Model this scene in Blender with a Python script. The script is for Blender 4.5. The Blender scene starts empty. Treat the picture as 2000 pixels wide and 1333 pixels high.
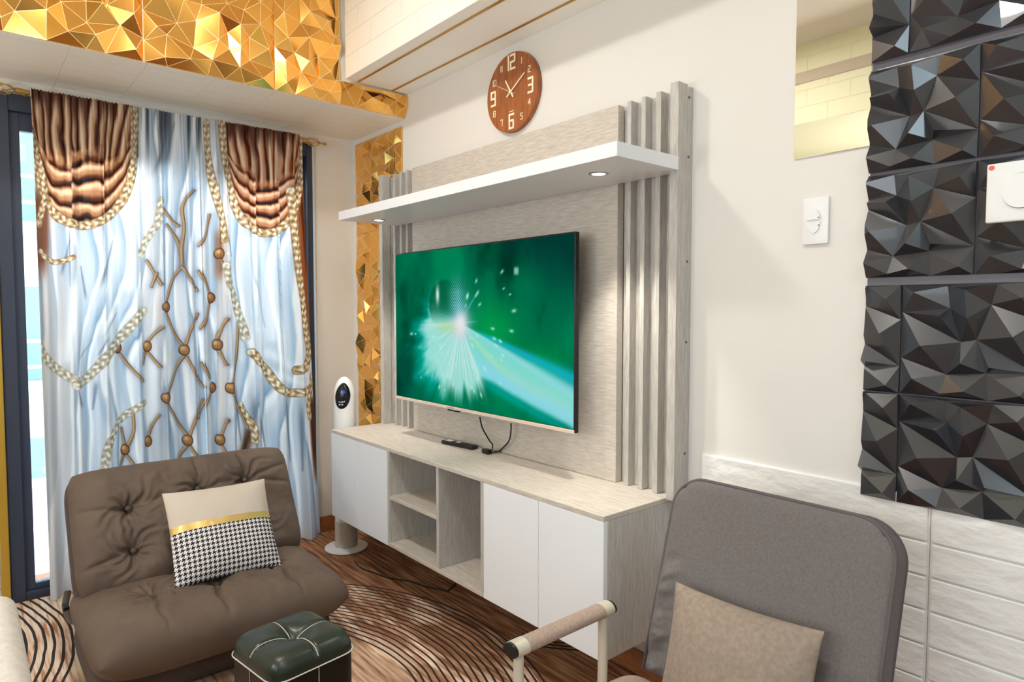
import bpy, bmesh, math, random
import numpy as np
from mathutils import Vector, Matrix
from mathutils.geometry import delaunay_2d_cdt

# ------------------------------------------------------------------ camera, light, exposure
SC = bpy.context.scene
COL = SC.collection
F_PX, PX, PY = 1274.0, 1000.0, 666.5
HEAD, PITCH = math.radians(40.386), math.radians(2.786)
CAM = np.array([3.457, -1.75, 1.2525])
fwd = np.array([-math.cos(HEAD) * math.cos(PITCH), math.sin(HEAD) * math.cos(PITCH), -math.sin(PITCH)])
rgt = np.cross(fwd, [0, 0, 1.0]); rgt /= np.linalg.norm(rgt)
upv = np.cross(rgt, fwd)
cd = bpy.data.cameras.new('camera'); cam = bpy.data.objects.new('camera', cd); COL.objects.link(cam)
cd.sensor_width = 36.0; cd.lens = 36.0 * F_PX / 2000.0; cd.clip_start = 0.05
M = Matrix(((rgt[0], upv[0], -fwd[0], CAM[0]), (rgt[1], upv[1], -fwd[1], CAM[1]), (rgt[2], upv[2], -fwd[2], CAM[2]), (0, 0, 0, 1)))
cam.matrix_world = M
SC.camera = cam

W = bpy.data.worlds.new('World'); SC.world = W; W.use_nodes = True
W.node_tree.nodes['Background'].inputs[0].default_value = (0.80, 0.90, 1.0, 1)
W.node_tree.nodes['Background'].inputs[1].default_value = 4.2
SC.view_settings.view_transform = 'Standard'; SC.view_settings.look = 'None'
SC.view_settings.exposure = -0.20; SC.view_settings.gamma = 1.0; SC.view_settings.use_curve_mapping = False


def lamp(kind, name, loc, energy, color, **kw):
    l = bpy.data.lights.new(name, kind); o = bpy.data.objects.new(name, l); COL.objects.link(o)
    o.location = loc; l.energy = energy; l.color = color
    for k, v in kw.items():
        if k == 'aim':
            d = Vector(v) - Vector(loc); o.rotation_euler = d.to_track_quat('-Z', 'Y').to_euler()
        else:
            setattr(l, k, v)
    return o


CEIL = 2.83
WARM = (1.0, 0.96, 0.91)
LAMPS = [(1.35, -1.34), (2.9, -1.34)]
for lx, ly in LAMPS:
    lamp('AREA', 'ceiling_lamp_light', (lx, ly, CEIL - 0.03), 20 if lx < 2 else 10, WARM, shape='DISK', size=0.2)
# cool fill panel added over the unseen right end; then skylight over the balcony
lamp('AREA', 'cool_fill_light', (4.6, -1.2, CEIL - 0.03), 20, (0.66, 0.86, 1.0), shape='RECTANGLE', size=0.9, size_y=0.6)
lamp('AREA', 'sky_above_balcony', (-1.3, -0.93, 3.1), 400, (0.95, 0.97, 1.0), shape='RECTANGLE', size=1.6, size_y=1.2, aim=(0.1, -0.93, 0.9))
# frontal fill added behind the camera, with an invented window around it (fill_window)
lamp('AREA', 'south_fill_light', (3.2, -3.20, 1.45), 27, (0.84, 0.93, 1.0), shape='RECTANGLE', size=1.9, size_y=1.25, aim=(3.0, 0.0, 1.40))
# fill light added behind the camera, left of it, to brighten the soffit
lamp('POINT', 'added_fill_light', (1.9, -2.75, 1.40), 31, (1.0, .98, .965), shadow_soft_size=.14)
SPOTS = [(2.078, -0.226), (0.70, -0.226)]


# ------------------------------------------------------------------ projection helpers (pixel of the photo -> point on a plane)
def ray(u, v): return fwd * F_PX + rgt * (u - PX) + upv * (PY - v)
def atz(u, v, z): r = ray(u, v); return CAM + r * (z - CAM[2]) / r[2]
def aty(u, v, y): r = ray(u, v); return CAM + r * (y - CAM[1]) / r[1]
def atx(u, v, x): r = ray(u, v); return CAM + r * (x - CAM[0]) / r[0]
def pix(P):
    d = P - CAM; z = d @ fwd
    return PX + F_PX * (d @ rgt) / z, PY - F_PX * (d @ upv) / z


# ------------------------------------------------------------------ materials
def lin(c):
    c = [x / 255.0 for x in c[:3]]
    return tuple((x / 12.92 if x <= 0.04045 else ((x + 0.055) / 1.055) ** 2.4) for x in c) + (1.0,)


def newmat(name):
    m = bpy.data.materials.new(name); m.use_nodes = True
    return m, m.node_tree.nodes, m.node_tree.links, m.node_tree.nodes['Principled BSDF']


def mat(name, col, rough=0.5, metal=0.0, noise=None, bump=None, spec=None, coat=0.0, emit=None):
    """flat or gently mottled surface; noise=(scale, other colour), bump=(scale, distance, stretch)"""
    m, N, L, b = newmat(name)
    b.inputs['Base Color'].default_value = lin(col); b.inputs['Roughness'].default_value = rough
    b.inputs['Metallic'].default_value = metal
    if spec is not None: b.inputs['Specular IOR Level'].default_value = spec
    if coat: b.inputs['Coat Weight'].default_value = coat
    if emit: b.inputs['Emission Color'].default_value = lin(emit[0]); b.inputs['Emission Strength'].default_value = emit[1]
    tc = N.new('ShaderNodeTexCoord')
    if noise:
        mp = N.new('ShaderNodeMapping'); L.new(tc.outputs['Object'], mp.inputs[0])
        mp.inputs['Scale'].default_value = noise[2] if len(noise) > 2 else (1, 1, 1)
        n = N.new('ShaderNodeTexNoise'); n.inputs['Scale'].default_value = noise[0]; n.inputs['Detail'].default_value = 5
        L.new(mp.outputs[0], n.inputs['Vector'])
        r = N.new('ShaderNodeValToRGB'); r.color_ramp.elements[0].position = .32; r.color_ramp.elements[1].position = .68
        r.color_ramp.elements[0].color = lin(col); r.color_ramp.elements[1].color = lin(noise[1])
        L.new(n.outputs['Fac'], r.inputs[0]); L.new(r.outputs[0], b.inputs['Base Color'])
    if bump:
        mp = N.new('ShaderNodeMapping'); L.new(tc.outputs['Object'], mp.inputs[0])
        mp.inputs['Scale'].default_value = bump[2] if len(bump) > 2 else (1, 1, 1)
        n = N.new('ShaderNodeTexNoise'); n.inputs['Scale'].default_value = bump[0]; n.inputs['Detail'].default_value = 6
        L.new(mp.outputs[0], n.inputs['Vector'])
        bp = N.new('ShaderNodeBump'); bp.inputs['Distance'].default_value = bump[1]; bp.inputs['Strength'].default_value = 1.0
        L.new(n.outputs['Fac'], bp.inputs['Height']); L.new(bp.outputs[0], b.inputs['Normal'])
    return m


def wood(name, dark, light, stretch, rough=0.45, scale=14):
    m, N, L, b = newmat(name)
    tc = N.new('ShaderNodeTexCoord'); mp = N.new('ShaderNodeMapping'); mp.inputs['Scale'].default_value = stretch
    L.new(tc.outputs['Object'], mp.inputs[0])
    n = N.new('ShaderNodeTexNoise'); n.inputs['Scale'].default_value = scale; n.inputs['Detail'].default_value = 8
    n.inputs['Roughness'].default_value = .65; n.inputs['Distortion'].default_value = .25
    L.new(mp.outputs[0], n.inputs['Vector'])
    r = N.new('ShaderNodeValToRGB'); r.color_ramp.elements[0].position = .30; r.color_ramp.elements[1].position = .70
    r.color_ramp.elements[0].color = lin(dark); r.color_ramp.elements[1].color = lin(light)
    L.new(n.outputs['Fac'], r.inputs[0]); L.new(r.outputs[0], b.inputs['Base Color'])
    b.inputs['Roughness'].default_value = rough
    bp = N.new('ShaderNodeBump'); bp.inputs['Distance'].default_value = .0006
    L.new(n.outputs['Fac'], bp.inputs['Height']); L.new(bp.outputs[0], b.inputs['Normal'])
    return m


def printed(name, rough=0.8, transl=0.0, emit=0.0, bump=False):
    """surface whose colour is the printed picture stored on the mesh"""
    m, N, L, b = newmat(name)
    a = N.new('ShaderNodeAttribute'); a.attribute_name = 'print'
    b.inputs['Roughness'].default_value = rough
    if emit:
        b.inputs['Base Color'].default_value = (0.0, 0.0, 0.0, 1)
        L.new(a.outputs['Color'], b.inputs['Emission Color']); b.inputs['Emission Strength'].default_value = emit
        b.inputs['Roughness'].default_value = .3; b.inputs['Specular IOR Level'].default_value = .0
        return m
    L.new(a.outputs['Color'], b.inputs['Base Color'])
    if transl:
        t = N.new('ShaderNodeBsdfTranslucent'); mx = N.new('ShaderNodeMixShader'); mx.inputs[0].default_value = transl
        L.new(a.outputs['Color'], t.inputs['Color']); L.new(b.outputs[0], mx.inputs[1]); L.new(t.outputs[0], mx.inputs[2])
        L.new(mx.outputs[0], N['Material Output'].inputs['Surface'])
    return m


MT = {}
MT['paint'] = mat('cream_wall_paint', (230, 226, 219), .75, bump=(60, .0004))
MT['ceil'] = mat('ceiling_paint', (240, 234, 224), .8)
MT['graywood_h'] = wood('grey_oak_horizontal', (182, 171, 158), (218, 210, 199), (1.2, 12, 12))
MT['graywood_v'] = wood('grey_oak_vertical', (170, 164, 156), (206, 201, 194), (12, 12, 1.2))
MT['white'] = mat('white_laminate', (238, 240, 243), .32)
MT['whiteplastic'] = mat('white_plastic', (238, 238, 236), .35)
MT['black'] = mat('black_plastic', (14, 14, 16), .35)
MT['rosegold'] = mat('rose_gold_bezel', (244, 224, 206), .35, .3)
MT['frame'] = mat('charcoal_window_frame', (52, 60, 78), .45)
MT['chrome'] = mat('brushed_steel', (200, 200, 198), .3, 1.0)
MT['brass'] = mat('antique_brass', (196, 158, 84), .33, .85)
MT['goldstrip'] = mat('gold_strip', (186, 140, 52), .35, .8)
MT['bulb'] = mat('lamp_glow', (255, 250, 240), .5, emit=((255, 246, 228), 14))
MT['skirt'] = wood('brown_skirting', (138, 84, 48), (176, 116, 72), (2, 2, 14))
MT['foam'] = mat('white_foam_brick', (244, 242, 238), .5, bump=(11, .009, (1, 1, 1.8)))
MT['foam2'] = mat('cream_foam_brick', (244, 238, 224), .55, bump=(30, .0012))
MT['mirror'] = mat('mirror_glass', (250, 248, 240), .015, 1.0)


def gold_mat(name, base, rough):
    m, N, L, b = newmat(name)
    b.inputs['Base Color'].default_value = lin(base); b.inputs['Metallic'].default_value = 1.0
    b.inputs['Roughness'].default_value = rough
    return m


MT['gold'] = gold_mat('gold_mirror_facet', (250, 190, 98), .16)
MT['goldedge'] = mat('gold_facet_edge', (255, 226, 168), .35, .3)
MT['golddark'] = gold_mat('gold_backing', (226, 160, 60), .3)
MT['blackfacet'] = mat('black_facet_panel', (30, 31, 37), .30, .0, spec=1.0, coat=.35)
MT['blackflat'] = mat('black_panel_flange', (84, 80, 88), .42, spec=.6)
MT['blackfacet'].node_tree.nodes['Principled BSDF'].inputs['Metallic'].default_value = .0


# ------------------------------------------------------------------ mesh helpers
def B(): return bmesh.new()


def box(bm, x0, x1, y0, y1, z0, z1, bev=0.0, seg=2):
    t = bmesh.new(); bmesh.ops.create_cube(t, size=1.0)
    for v in t.verts:
        v.co = Vector(((x0 + x1) / 2 + v.co.x * (x1 - x0), (y0 + y1) / 2 + v.co.y * (y1 - y0), (z0 + z1) / 2 + v.co.z * (z1 - z0)))
    if bev:
        bmesh.ops.bevel(t, geom=list(t.edges), offset=bev, segments=seg, profile=.5, affect='EDGES')
    merge(bm, t); return bm


def merge(bm, t, M=None):
    if M is not None: t.transform(M)
    me = bpy.data.meshes.new('t'); t.to_mesh(me); t.free(); bm.from_mesh(me); bpy.data.meshes.remove(me)


def tube(bm, pts, r, n=10, cap=True, flat=1.0, closed=False):
    """round (or flattened) tube through points"""
    pts = [Vector(p) for p in pts]; k = len(pts); rings = []
    up = Vector((0, 0, 1))
    rr = r if hasattr(r, '__len__') else [r] * k
    prev = None
    for i, p in enumerate(pts):
        if closed: t = (pts[(i + 1) % k] - pts[i - 1])
        else: t = (pts[min(i + 1, k - 1)] - pts[max(i - 1, 0)])
        t.normalize()
        if prev is None:
            a = t.cross(up)
            if a.length < 1e-3: a = t.cross(Vector((0, 1, 0)))
        else:
            a = prev - t * prev.dot(t)
        a.normalize(); prev = a; b = t.cross(a)
        rings.append([bm.verts.new(p + a * math.cos(2 * math.pi * j / n) * rr[i] + b * math.sin(2 * math.pi * j / n) * rr[i] * flat) for j in range(n)])
    for i in range(k if closed else k - 1):
        A, Bq = rings[i], rings[(i + 1) % k]
        for j in range(n):
            bm.faces.new((A[j], A[(j + 1) % n], Bq[(j + 1) % n], Bq[j]))
    if cap and not closed:
        bm.faces.new(rings[0][::-1]); bm.faces.new(rings[-1])
    return bm


def curve_pts(P, n=8):
    """Catmull-Rom through the points"""
    P = [Vector(p) for p in P]; out = []
    for i in range(len(P) - 1):
        p0, p1, p2, p3 = P[max(i - 1, 0)], P[i], P[i + 1], P[min(i + 2, len(P) - 1)]
        for j in range(n):
            t = j / n
            out.append(.5 * ((2 * p1) + (p2 - p0) * t + (2 * p0 - 5 * p1 + 4 * p2 - p3) * t * t + (3 * p1 - p0 - 3 * p2 + p3) * t ** 3))
    out.append(P[-1]); return out


def lathe(bm, prof, cx, cy, n=48, sx=1.0, sy=1.0):
    rings = []
    for r, z in prof:
        if r < 1e-6: rings.append([bm.verts.new((cx, cy, z))])
        else: rings.append([bm.verts.new((cx + r * sx * math.cos(2 * math.pi * j / n), cy + r * sy * math.sin(2 * math.pi * j / n), z)) for j in range(n)])
    for A, Q in zip(rings, rings[1:]):
        for j in range(n):
            if len(A) == 1 and len(Q) == 1: continue
            if len(A) == 1: bm.faces.new((A[0], Q[j], Q[(j + 1) % n]))
            elif len(Q) == 1: bm.faces.new((A[j], A[(j + 1) % n], Q[0]))
            else: bm.faces.new((A[j], A[(j + 1) % n], Q[(j + 1) % n], Q[j]))
    return bm


def prism(bm, poly, h, frame):
    """extrude 2-D polygon; frame maps (a,b,c) -> world"""
    A = [bm.verts.new(frame(a, b, 0)) for a, b in poly]; Q = [bm.verts.new(frame(a, b, h)) for a, b in poly]
    n = len(poly); bm.faces.new(A[::-1]); bm.faces.new(Q)
    for i in range(n): bm.faces.new((A[i], A[(i + 1) % n], Q[(i + 1) % n], Q[i]))
    return bm


def grid_mesh(bm, P, close_u=False):
    """P: (nu,nv,3) array -> quads"""
    nu, nv = P.shape[:2]
    V = [[bm.verts.new(P[i, j]) for j in range(nv)] for i in range(nu)]
    for i in range(nu - 1):
        for j in range(nv - 1): bm.faces.new((V[i][j], V[i + 1][j], V[i + 1][j + 1], V[i][j + 1]))
    return V


def obj(name, bm, m, parent=None, smooth=False, fix=True):
    me = bpy.data.meshes.new(name)
    if isinstance(bm, bpy.types.Mesh): me = bm; me.name = name
    else:
        if fix: bmesh.ops.recalc_face_normals(bm, faces=list(bm.faces))
        bm.to_mesh(me); bm.free()
    for mm in (m if isinstance(m, (list, tuple)) else [m]): me.materials.append(mm)
    if smooth:
        me.polygons.foreach_set('use_smooth', [True] * len(me.polygons))
        if smooth != 'all': me.set_sharp_from_angle(angle=math.radians(38))
    o = bpy.data.objects.new(name, me); COL.objects.link(o)
    if parent is not None:
        off = parent.location.copy(); q = parent.parent
        while q is not None: off += q.location; q = q.parent
        me.transform(Matrix.Translation(-off)); o.parent = parent
    else:
        # origin at the base of the mesh
        co = [v.co for v in me.vertices]
        lo = Vector((min(c[i] for c in co) for i in range(3))) if len(co) < 60000 else Vector(co[0])
        hi = Vector((max(c[i] for c in co) for i in range(3))) if len(co) < 60000 else Vector(co[0])
        b = Vector(((lo.x + hi.x) / 2, (lo.y + hi.y) / 2, lo.z))
        me.transform(Matrix.Translation(-b)); o.location = b
    return o


def tag(o, label, cat, group=None, kind=None):
    o['label'] = label; o['category'] = cat
    if group: o['group'] = group
    if kind: o['kind'] = kind
    return o


def thing(name, loc, label, cat, group=None):
    o = bpy.data.objects.new(name, None); COL.objects.link(o); o.location = loc; o.empty_display_size = .05
    return tag(o, label, cat, group)


def struct(name, bm, m, label, cat, parent=None, smooth=False):
    o = obj(name, bm, m, parent, smooth)
    if parent is None: tag(o, label, cat, None, 'structure')
    return o


def copy_tree(o, parent=None):
    c = o.copy(); COL.objects.link(c); c.parent = parent
    for ch in list(o.children): copy_tree(ch, c)
    return c


# ------------------------------------------------------------------ the room
SOFF, XB, ZB2, YB2 = 2.209, 0.568, 2.325, -0.336
EAST, SOUTH = 5.6, -3.3
DOOR = (-1.61, -0.25, 2.15)      # y0, y1, top of the sliding door opening

struct('floor', box(B(), -.3, EAST + .1, SOUTH - .1, .12, -.1, 0), wood('brown_floor_boards', (110, 66, 36), (150, 96, 58), (1.5, 14, 1), .4), 'brown wooden floor under the striped rug', 'floor')
struct('wall_north', box(B(), -.12, EAST + .1, 0, .12, 0, CEIL + .1), MT['paint'], 'cream painted wall behind the television', 'wall')
w = B()
box(w, -.12, 0, SOUTH, DOOR[0], 0, CEIL + .1); box(w, -.12, 0, DOOR[1], 0, 0, CEIL + .1); box(w, -.12, 0, DOOR[0], DOOR[1], DOOR[2], CEIL + .1)
struct('wall_west', w, MT['paint'], 'cream wall with the curtained sliding door', 'wall')
struct('wall_south', box(B(), -.12, EAST + .1, SOUTH - .12, SOUTH, 0, CEIL + .1), MT['paint'], 'cream wall behind the camera', 'wall')
struct('wall_east', box(B(), EAST, EAST + .12, SOUTH, 0, 0, CEIL + .1), MT['paint'], 'cream wall at the right end of the room', 'wall')
struct('ceiling', box(B(), 0, EAST, SOUTH, 0, CEIL, CEIL + .1), MT['ceil'], 'off-white ceiling', 'ceiling')


def brick_mat(name, col, axes, bw=.25, bh=.0975):
    m, N, L, b = newmat(name)
    b.inputs['Base Color'].default_value = lin(col); b.inputs['Roughness'].default_value = .55
    tc = N.new('ShaderNodeTexCoord'); sp = N.new('ShaderNodeSeparateXYZ'); cb = N.new('ShaderNodeCombineXYZ')
    L.new(tc.outputs['Object'], sp.inputs[0]); L.new(sp.outputs[axes[0]], cb.inputs[0]); L.new(sp.outputs[axes[1]], cb.inputs[1])
    br = N.new('ShaderNodeTexBrick'); br.inputs['Scale'].default_value = 1.0; br.inputs['Brick Width'].default_value = bw
    br.inputs['Row Height'].default_value = bh; br.inputs['Mortar Size'].default_value = .003; br.inputs['Mortar Smooth'].default_value = .6
    L.new(cb.outputs[0], br.inputs['Vector'])
    n = N.new('ShaderNodeTexNoise'); n.inputs['Scale'].default_value = 22; n.inputs['Detail'].default_value = 6
    L.new(tc.outputs['Object'], n.inputs['Vector'])
    ma = N.new('ShaderNodeMath'); ma.operation = 'MULTIPLY_ADD'; ma.inputs[1].default_value = .35
    iv = N.new('ShaderNodeMath'); iv.operation = 'SUBTRACT'; iv.inputs[0].default_value = 1.0
    L.new(br.outputs['Fac'], iv.inputs[1]); L.new(n.outputs['Fac'], ma.inputs[0]); L.new(iv.outputs[0], ma.inputs[2])
    bp = N.new('ShaderNodeBump'); bp.inputs['Distance'].default_value = .0022; bp.inputs['Strength'].default_value = .8
    L.new(ma.outputs[0], bp.inputs['Height']); L.new(bp.outputs[0], b.inputs['Normal'])
    return m


struct('trim_1', box(B(), 0.001, XB - .002, SOUTH, -.001, SOFF, CEIL), brick_mat('brick_foam_soffit', (246, 240, 226), ('X', 'Y'), .0975, .25), 'dropped beam over the curtains, pale brick-pattern underside', 'beam')
struct('trim_2', box(B(), XB + .03, EAST, YB2, -.001, ZB2, CEIL), brick_mat('brick_foam_beam', (247, 243, 232), ('X', 'Z')), 'dropped white brick-pattern beam above the television wall', 'beam')
for i, (yy, lab) in enumerate(((-.275, 'gold line under the beam, nearer its outer edge'), (-.088, 'gold line under the beam, nearer the clock wall'))):
    struct('trim_%d' % (i + 3), box(B(), XB + .035, EAST - .01, yy - .005, yy + .005, ZB2 - .003, ZB2 - .0002), MT['goldstrip'], lab, 'trim')
# beam of the same kind on the far side of the room (the mirror shows it)
struct('trim_5', box(B(), XB + .01, EAST, SOUTH + .002, -2.15, 2.36, CEIL), brick_mat('brick_foam_beam_south', (240, 238, 205), ('X', 'Z')), 'brick-pattern beam over the wall behind the camera', 'beam')
struct('trim_6', box(B(), XB + .01, EAST, -2.149, -2.142, 2.60, 2.665), mat('beige_band', (200, 188, 170), .7), 'plain band across the beam behind the camera', 'beam')
bs = B(); box(bs, .0, .014, DOOR[1] + .012, -.001, 0.0, .085, .003)
struct('baseboard_west', bs, MT['skirt'], 'brown baseboard between curtain and television cabinet', 'baseboard')
struct('baseboard_north', box(B(), .015, EAST, -.013, -.0005, 0.0, .085, .003), MT['skirt'], 'brown baseboard under the hanging cabinet', 'baseboard')

wd2 = bpy.data.objects.new('fill_window', None); COL.objects.link(wd2); wd2.location = (3.2, SOUTH, .8)  # invented window that dresses the south fill, out of view
tag(wd2, 'added white window frame around the fill light, unseen behind the camera', 'window', None, 'structure')
fb = B()
for a_, c_, e_, g_ in ((2.20, 2.24, .78, 2.12), (4.16, 4.20, .78, 2.12), (3.18, 3.22, .82, 2.08)): box(fb, a_, c_, SOUTH + .0005, SOUTH + .04, e_, g_)
box(fb, 2.24, 4.16, SOUTH + .0005, SOUTH + .04, .78, .82); box(fb, 2.24, 4.16, SOUTH + .0005, SOUTH + .04, 2.08, 2.12)
obj('frame', fb, MT['white'], wd2)
obj('pane', box(B(), 2.241, 4.159, SOUTH + .0006, SOUTH + .006, .821, 2.079), mat('glowing_fill_pane', (200, 210, 220), .5, emit=((225, 235, 245), .8)), wd2)  # pane given a glow of its own as part of the fill

# sliding door: dark frame, glass
y0, y1, zt = DOOR
wd = bpy.data.objects.new('window_1', None); COL.objects.link(wd); wd.location = (-.05, (y0 + y1) / 2, 0)
tag(wd, 'charcoal framed glass balcony door behind the curtains', 'window', None, 'structure')
fb = B()
box(fb, -.10, .012, y0, y0 + .05, 0, zt, .003); box(fb, -.10, .012, y1 - .03, y1, 0, zt, .003); box(fb, -.10, .012, y0 + .05, y1 - .03, zt - .07, zt, .003); box(fb, -.10, .012, y0 + .05, y1 - .03, 0, .035, .003)
obj('frame', fb, MT['frame'], wd)
for k, (a, c) in enumerate(((y0 + .05, -.93), (-.91, y1 - .03))):
    sb = B(); xx = -.03 if k == 0 else -.07
    box(sb, xx - .02, xx + .02, a, a + .035, .036, zt - .071, .002); box(sb, xx - .02, xx + .02, c - .035, c, .036, zt - .071, .002)
    box(sb, xx - .02, xx + .02, a + .035, c - .035, zt - .145, zt - .071, .002); box(sb, xx - .02, xx + .02, a + .035, c - .035, .036, .06, .002)
    s = obj('sash', sb, MT['frame'], wd)
    m, N, L, b = newmat('clear_glass_%d' % k)
    tr = N.new('ShaderNodeBsdfTransparent'); tr.inputs[0].default_value = (.93, .97, .98, 1)
    gl = N.new('ShaderNodeBsdfGlossy'); gl.inputs['Roughness'].default_value = .02
    fr = N.new('ShaderNodeFresnel'); fr.inputs[0].default_value = 1.3
    mx = N.new('ShaderNodeMixShader'); L.new(fr.outputs[0], mx.inputs[0]); L.new(tr.outputs[0], mx.inputs[1]); L.new(gl.outputs[0], mx.inputs[2])
    L.new(mx.outputs[0], N['Material Output'].inputs['Surface'])
    obj('pane', box(B(), xx - .004, xx + .002, a + .036, c - .036, .061, zt - .146), m, s)
struct('trim_7', box(B(), .0005, .014, y1 + .001, y1 + .011, 0, zt + .01), mat('pale_blue_trim', (206, 222, 236), .4), 'pale blue-white edge strip right of the balcony door', 'trim')

# ------------------------------------------------------------------ faceted wall panels
BLACK_NODES = [(0, 1, .25), (0, .0, .25), (.36, .98, .2), (.72, .985, .25), (1, 1, .3), (.50, .945, .9), (.11, .93, .85), (.9, .87, 1), (.375, .785, 0), (.675, .815, 0),
               (0, .75, .1), (.32, .72, 1), (.53, .70, 1), (1, .68, .15), (.465, .49, 0), (.58, .515, 0), (.85, .55, 1), (.18, .45, 1), (.49, .31, .95), (.695, .29, 1),
               (.655, .23, 0), (.36, .20, 0), (.12, .15, .95), (0, .33, .1), (1, .25, .1), (.33, .03, .5), (.52, .07, .9), (.91, .07, .9), (.0, .0, .25), (.68, 0, .15), (1, 0, .25)]
BLACK_NODES[28] = (.17, 0, .2)
BLACK_EDGES = [(2, 8), (0, 6), (6, 2), (6, 8), (6, 10), (5, 9), (5, 8), (2, 5), (5, 3), (3, 9), (7, 9), (3, 7), (7, 4), (7, 13), (9, 13), (9, 16), (13, 16), (15, 16), (15, 24), (16, 24), (15, 19), (19, 24),
               (15, 20), (19, 20), (20, 24), (15, 18), (18, 20), (14, 15), (14, 18), (14, 21), (18, 21), (21, 20), (10, 14), (17, 14), (10, 17), (17, 21), (17, 23), (23, 21), (23, 22), (22, 21), (21, 25), (22, 25),
               (21, 26), (20, 26), (25, 26), (20, 29), (20, 27), (24, 27), (26, 29), (27, 29), (27, 30), (8, 12), (12, 9), (12, 15), (9, 15), (12, 14), (8, 14), (8, 11), (11, 14), (10, 11), (10, 8)]


def tri_panel(nodes, x0, z0, w, h, depth, edges=()):
    """faceted relief in the (x,z) plane -> list of triangles of (x, depth, z)"""
    pts = [(x0 + a * w, z0 + b * h, d * depth) for a, b, d in nodes]
    r = delaunay_2d_cdt([Vector((p[0], p[1])) for p in pts], list(edges), [], 0, 1e-6)
    vo, fo, orig = r[0], r[2], r[3]
    V = [(v.x, v.y, pts[orig[i][0]][2] if orig[i] else depth * .4) for i, v in enumerate(vo)]
    return V, fo


def facet_bm(nodes, a0, b0, w, h, depth, to_world, clip=None, inset=0.0, base=.004, edges=(), notch=None):
    bm = bmesh.new(); V, Fc = tri_panel(nodes, a0, b0, w, h, depth, edges)
    vs = [bm.verts.new((v[0], v[2] + base, v[1])) for v in V]
    for f in Fc:
        try: bm.faces.new([vs[i] for i in f])
        except ValueError: pass
    if clip:
        for co, no in clip:
            bmesh.ops.bisect_plane(bm, geom=list(bm.verts) + list(bm.edges) + list(bm.faces), plane_co=co, plane_no=no, clear_outer=True)
    if notch:
        for co, no in (((notch[0], 0, 0), (1, 0, 0)), ((0, 0, notch[1]), (0, 0, 1))):
            bmesh.ops.bisect_plane(bm, geom=list(bm.verts) + list(bm.edges) + list(bm.faces), plane_co=co, plane_no=no)
        bmesh.ops.delete(bm, geom=[f for f in bm.faces if f.calc_center_median().x > notch[0] and f.calc_center_median().z < notch[1]], context='FACES')
    # skirt down to the wall
    be = [e for e in bm.edges if e.is_boundary]
    r = bmesh.ops.extrude_edge_only(bm, edges=be)
    for v in [g for g in r['geom'] if isinstance(g, bmesh.types.BMVert)]: v.co.y = 0.0005
    bmesh.ops.recalc_face_normals(bm, faces=list(bm.faces))
    if inset:
        top = [f for f in bm.faces if min(v.co.y for v in f.verts) > .001]
        r = bmesh.ops.inset_individual(bm, faces=top, thickness=inset, depth=0)
        for f in r['faces']: f.material_index = 1
    for v in bm.verts: v.co = Vector(to_world(v.co.x, v.co.y, v.co.z))
    # keep faces looking into the room
    return bm


def north(a, d, b): return (a, -d, b)
rows = [(1.860, 2.125, 2.867), (1.590, 1.838, 3.012), (1.331, 1.582, 3.012), (1.049, 1.311, 2.867), (.782, 1.046, 2.867), (2.127, 2.392, 3.012)]
XL, XR = 2.783, 3.42
nm = ['second row from the top', 'third row', 'fourth row', 'fifth row', 'bottom row', 'topmost row']
where = ['left column in the highest row, beside the mirror', 'left column, second row down, beside the mirror', 'left column, level with the round switch', 'cut narrow piece left of the seam, upper of two', 'bottom left narrow cut piece above the brick panel', 'left column above the frame']
bt = B(); box(bt, XL, XR, -.004, -.0005, .782, 2.392)
tag(obj('backing_board', bt, MT['blackflat']), 'flat dark backing board showing between the black faceted tiles', 'panel board')
rnd = random.Random(5)
for ri, (za, zb, seam) in enumerate(rows):
    if ri == 5: continue
    for ci, xs in enumerate((seam - .265, seam, seam + .265, seam + .53)):
        xa, xb = max(xs, XL), min(xs + .262, XR)
        if xb - xa < .03: continue
        clips = []
        if xs < XL: clips.append(((XL, 0, 0), (-1, 0, 0)))
        if xs + .262 > XR: clips.append(((XR, 0, 0), (1, 0, 0)))
        fb = facet_bm(BLACK_NODES, xs, za, .262, zb - za, .027, lambda a, d, b: (a, -d - .004, b), clips, edges=BLACK_EDGES)
        o = obj('faceted_tile', fb, MT['blackfacet'])
        pos = ('cut at its left edge against the cream wall', 'right of the first vertical seam', 'second right of the first seam', 'far right')[ci]
        tag(o, 'black faceted wall tile, %s, %s' % (('topmost row', 'second row down', 'third row down', 'fourth row down', 'bottom row')[ri], pos), 'wall tile', 'black faceted wall tiles')


def gold_nodes(seed, n=4):
    r = random.Random(seed); N_ = []
    for i in range(n + 1):
        for j in range(n + 1):
            a, b = i / n, j / n
            ia, jb = 0 < i < n, 0 < j < n
            a += r.uniform(-.28, .28) / n * ia; b += r.uniform(-.28, .28) / n * jb
            N_.append((a, b, r.uniform(0, .12) if (ia or jb) and (ia and jb) else .08))
    for i in range(n):
        for j in range(n):
            if r.random() < .88:
                N_.append(((i + .5 + r.uniform(-.22, .22)) / n, (j + .5 + r.uniform(-.22, .22)) / n, r.uniform(.55, 1.0)))
    return N_


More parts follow.
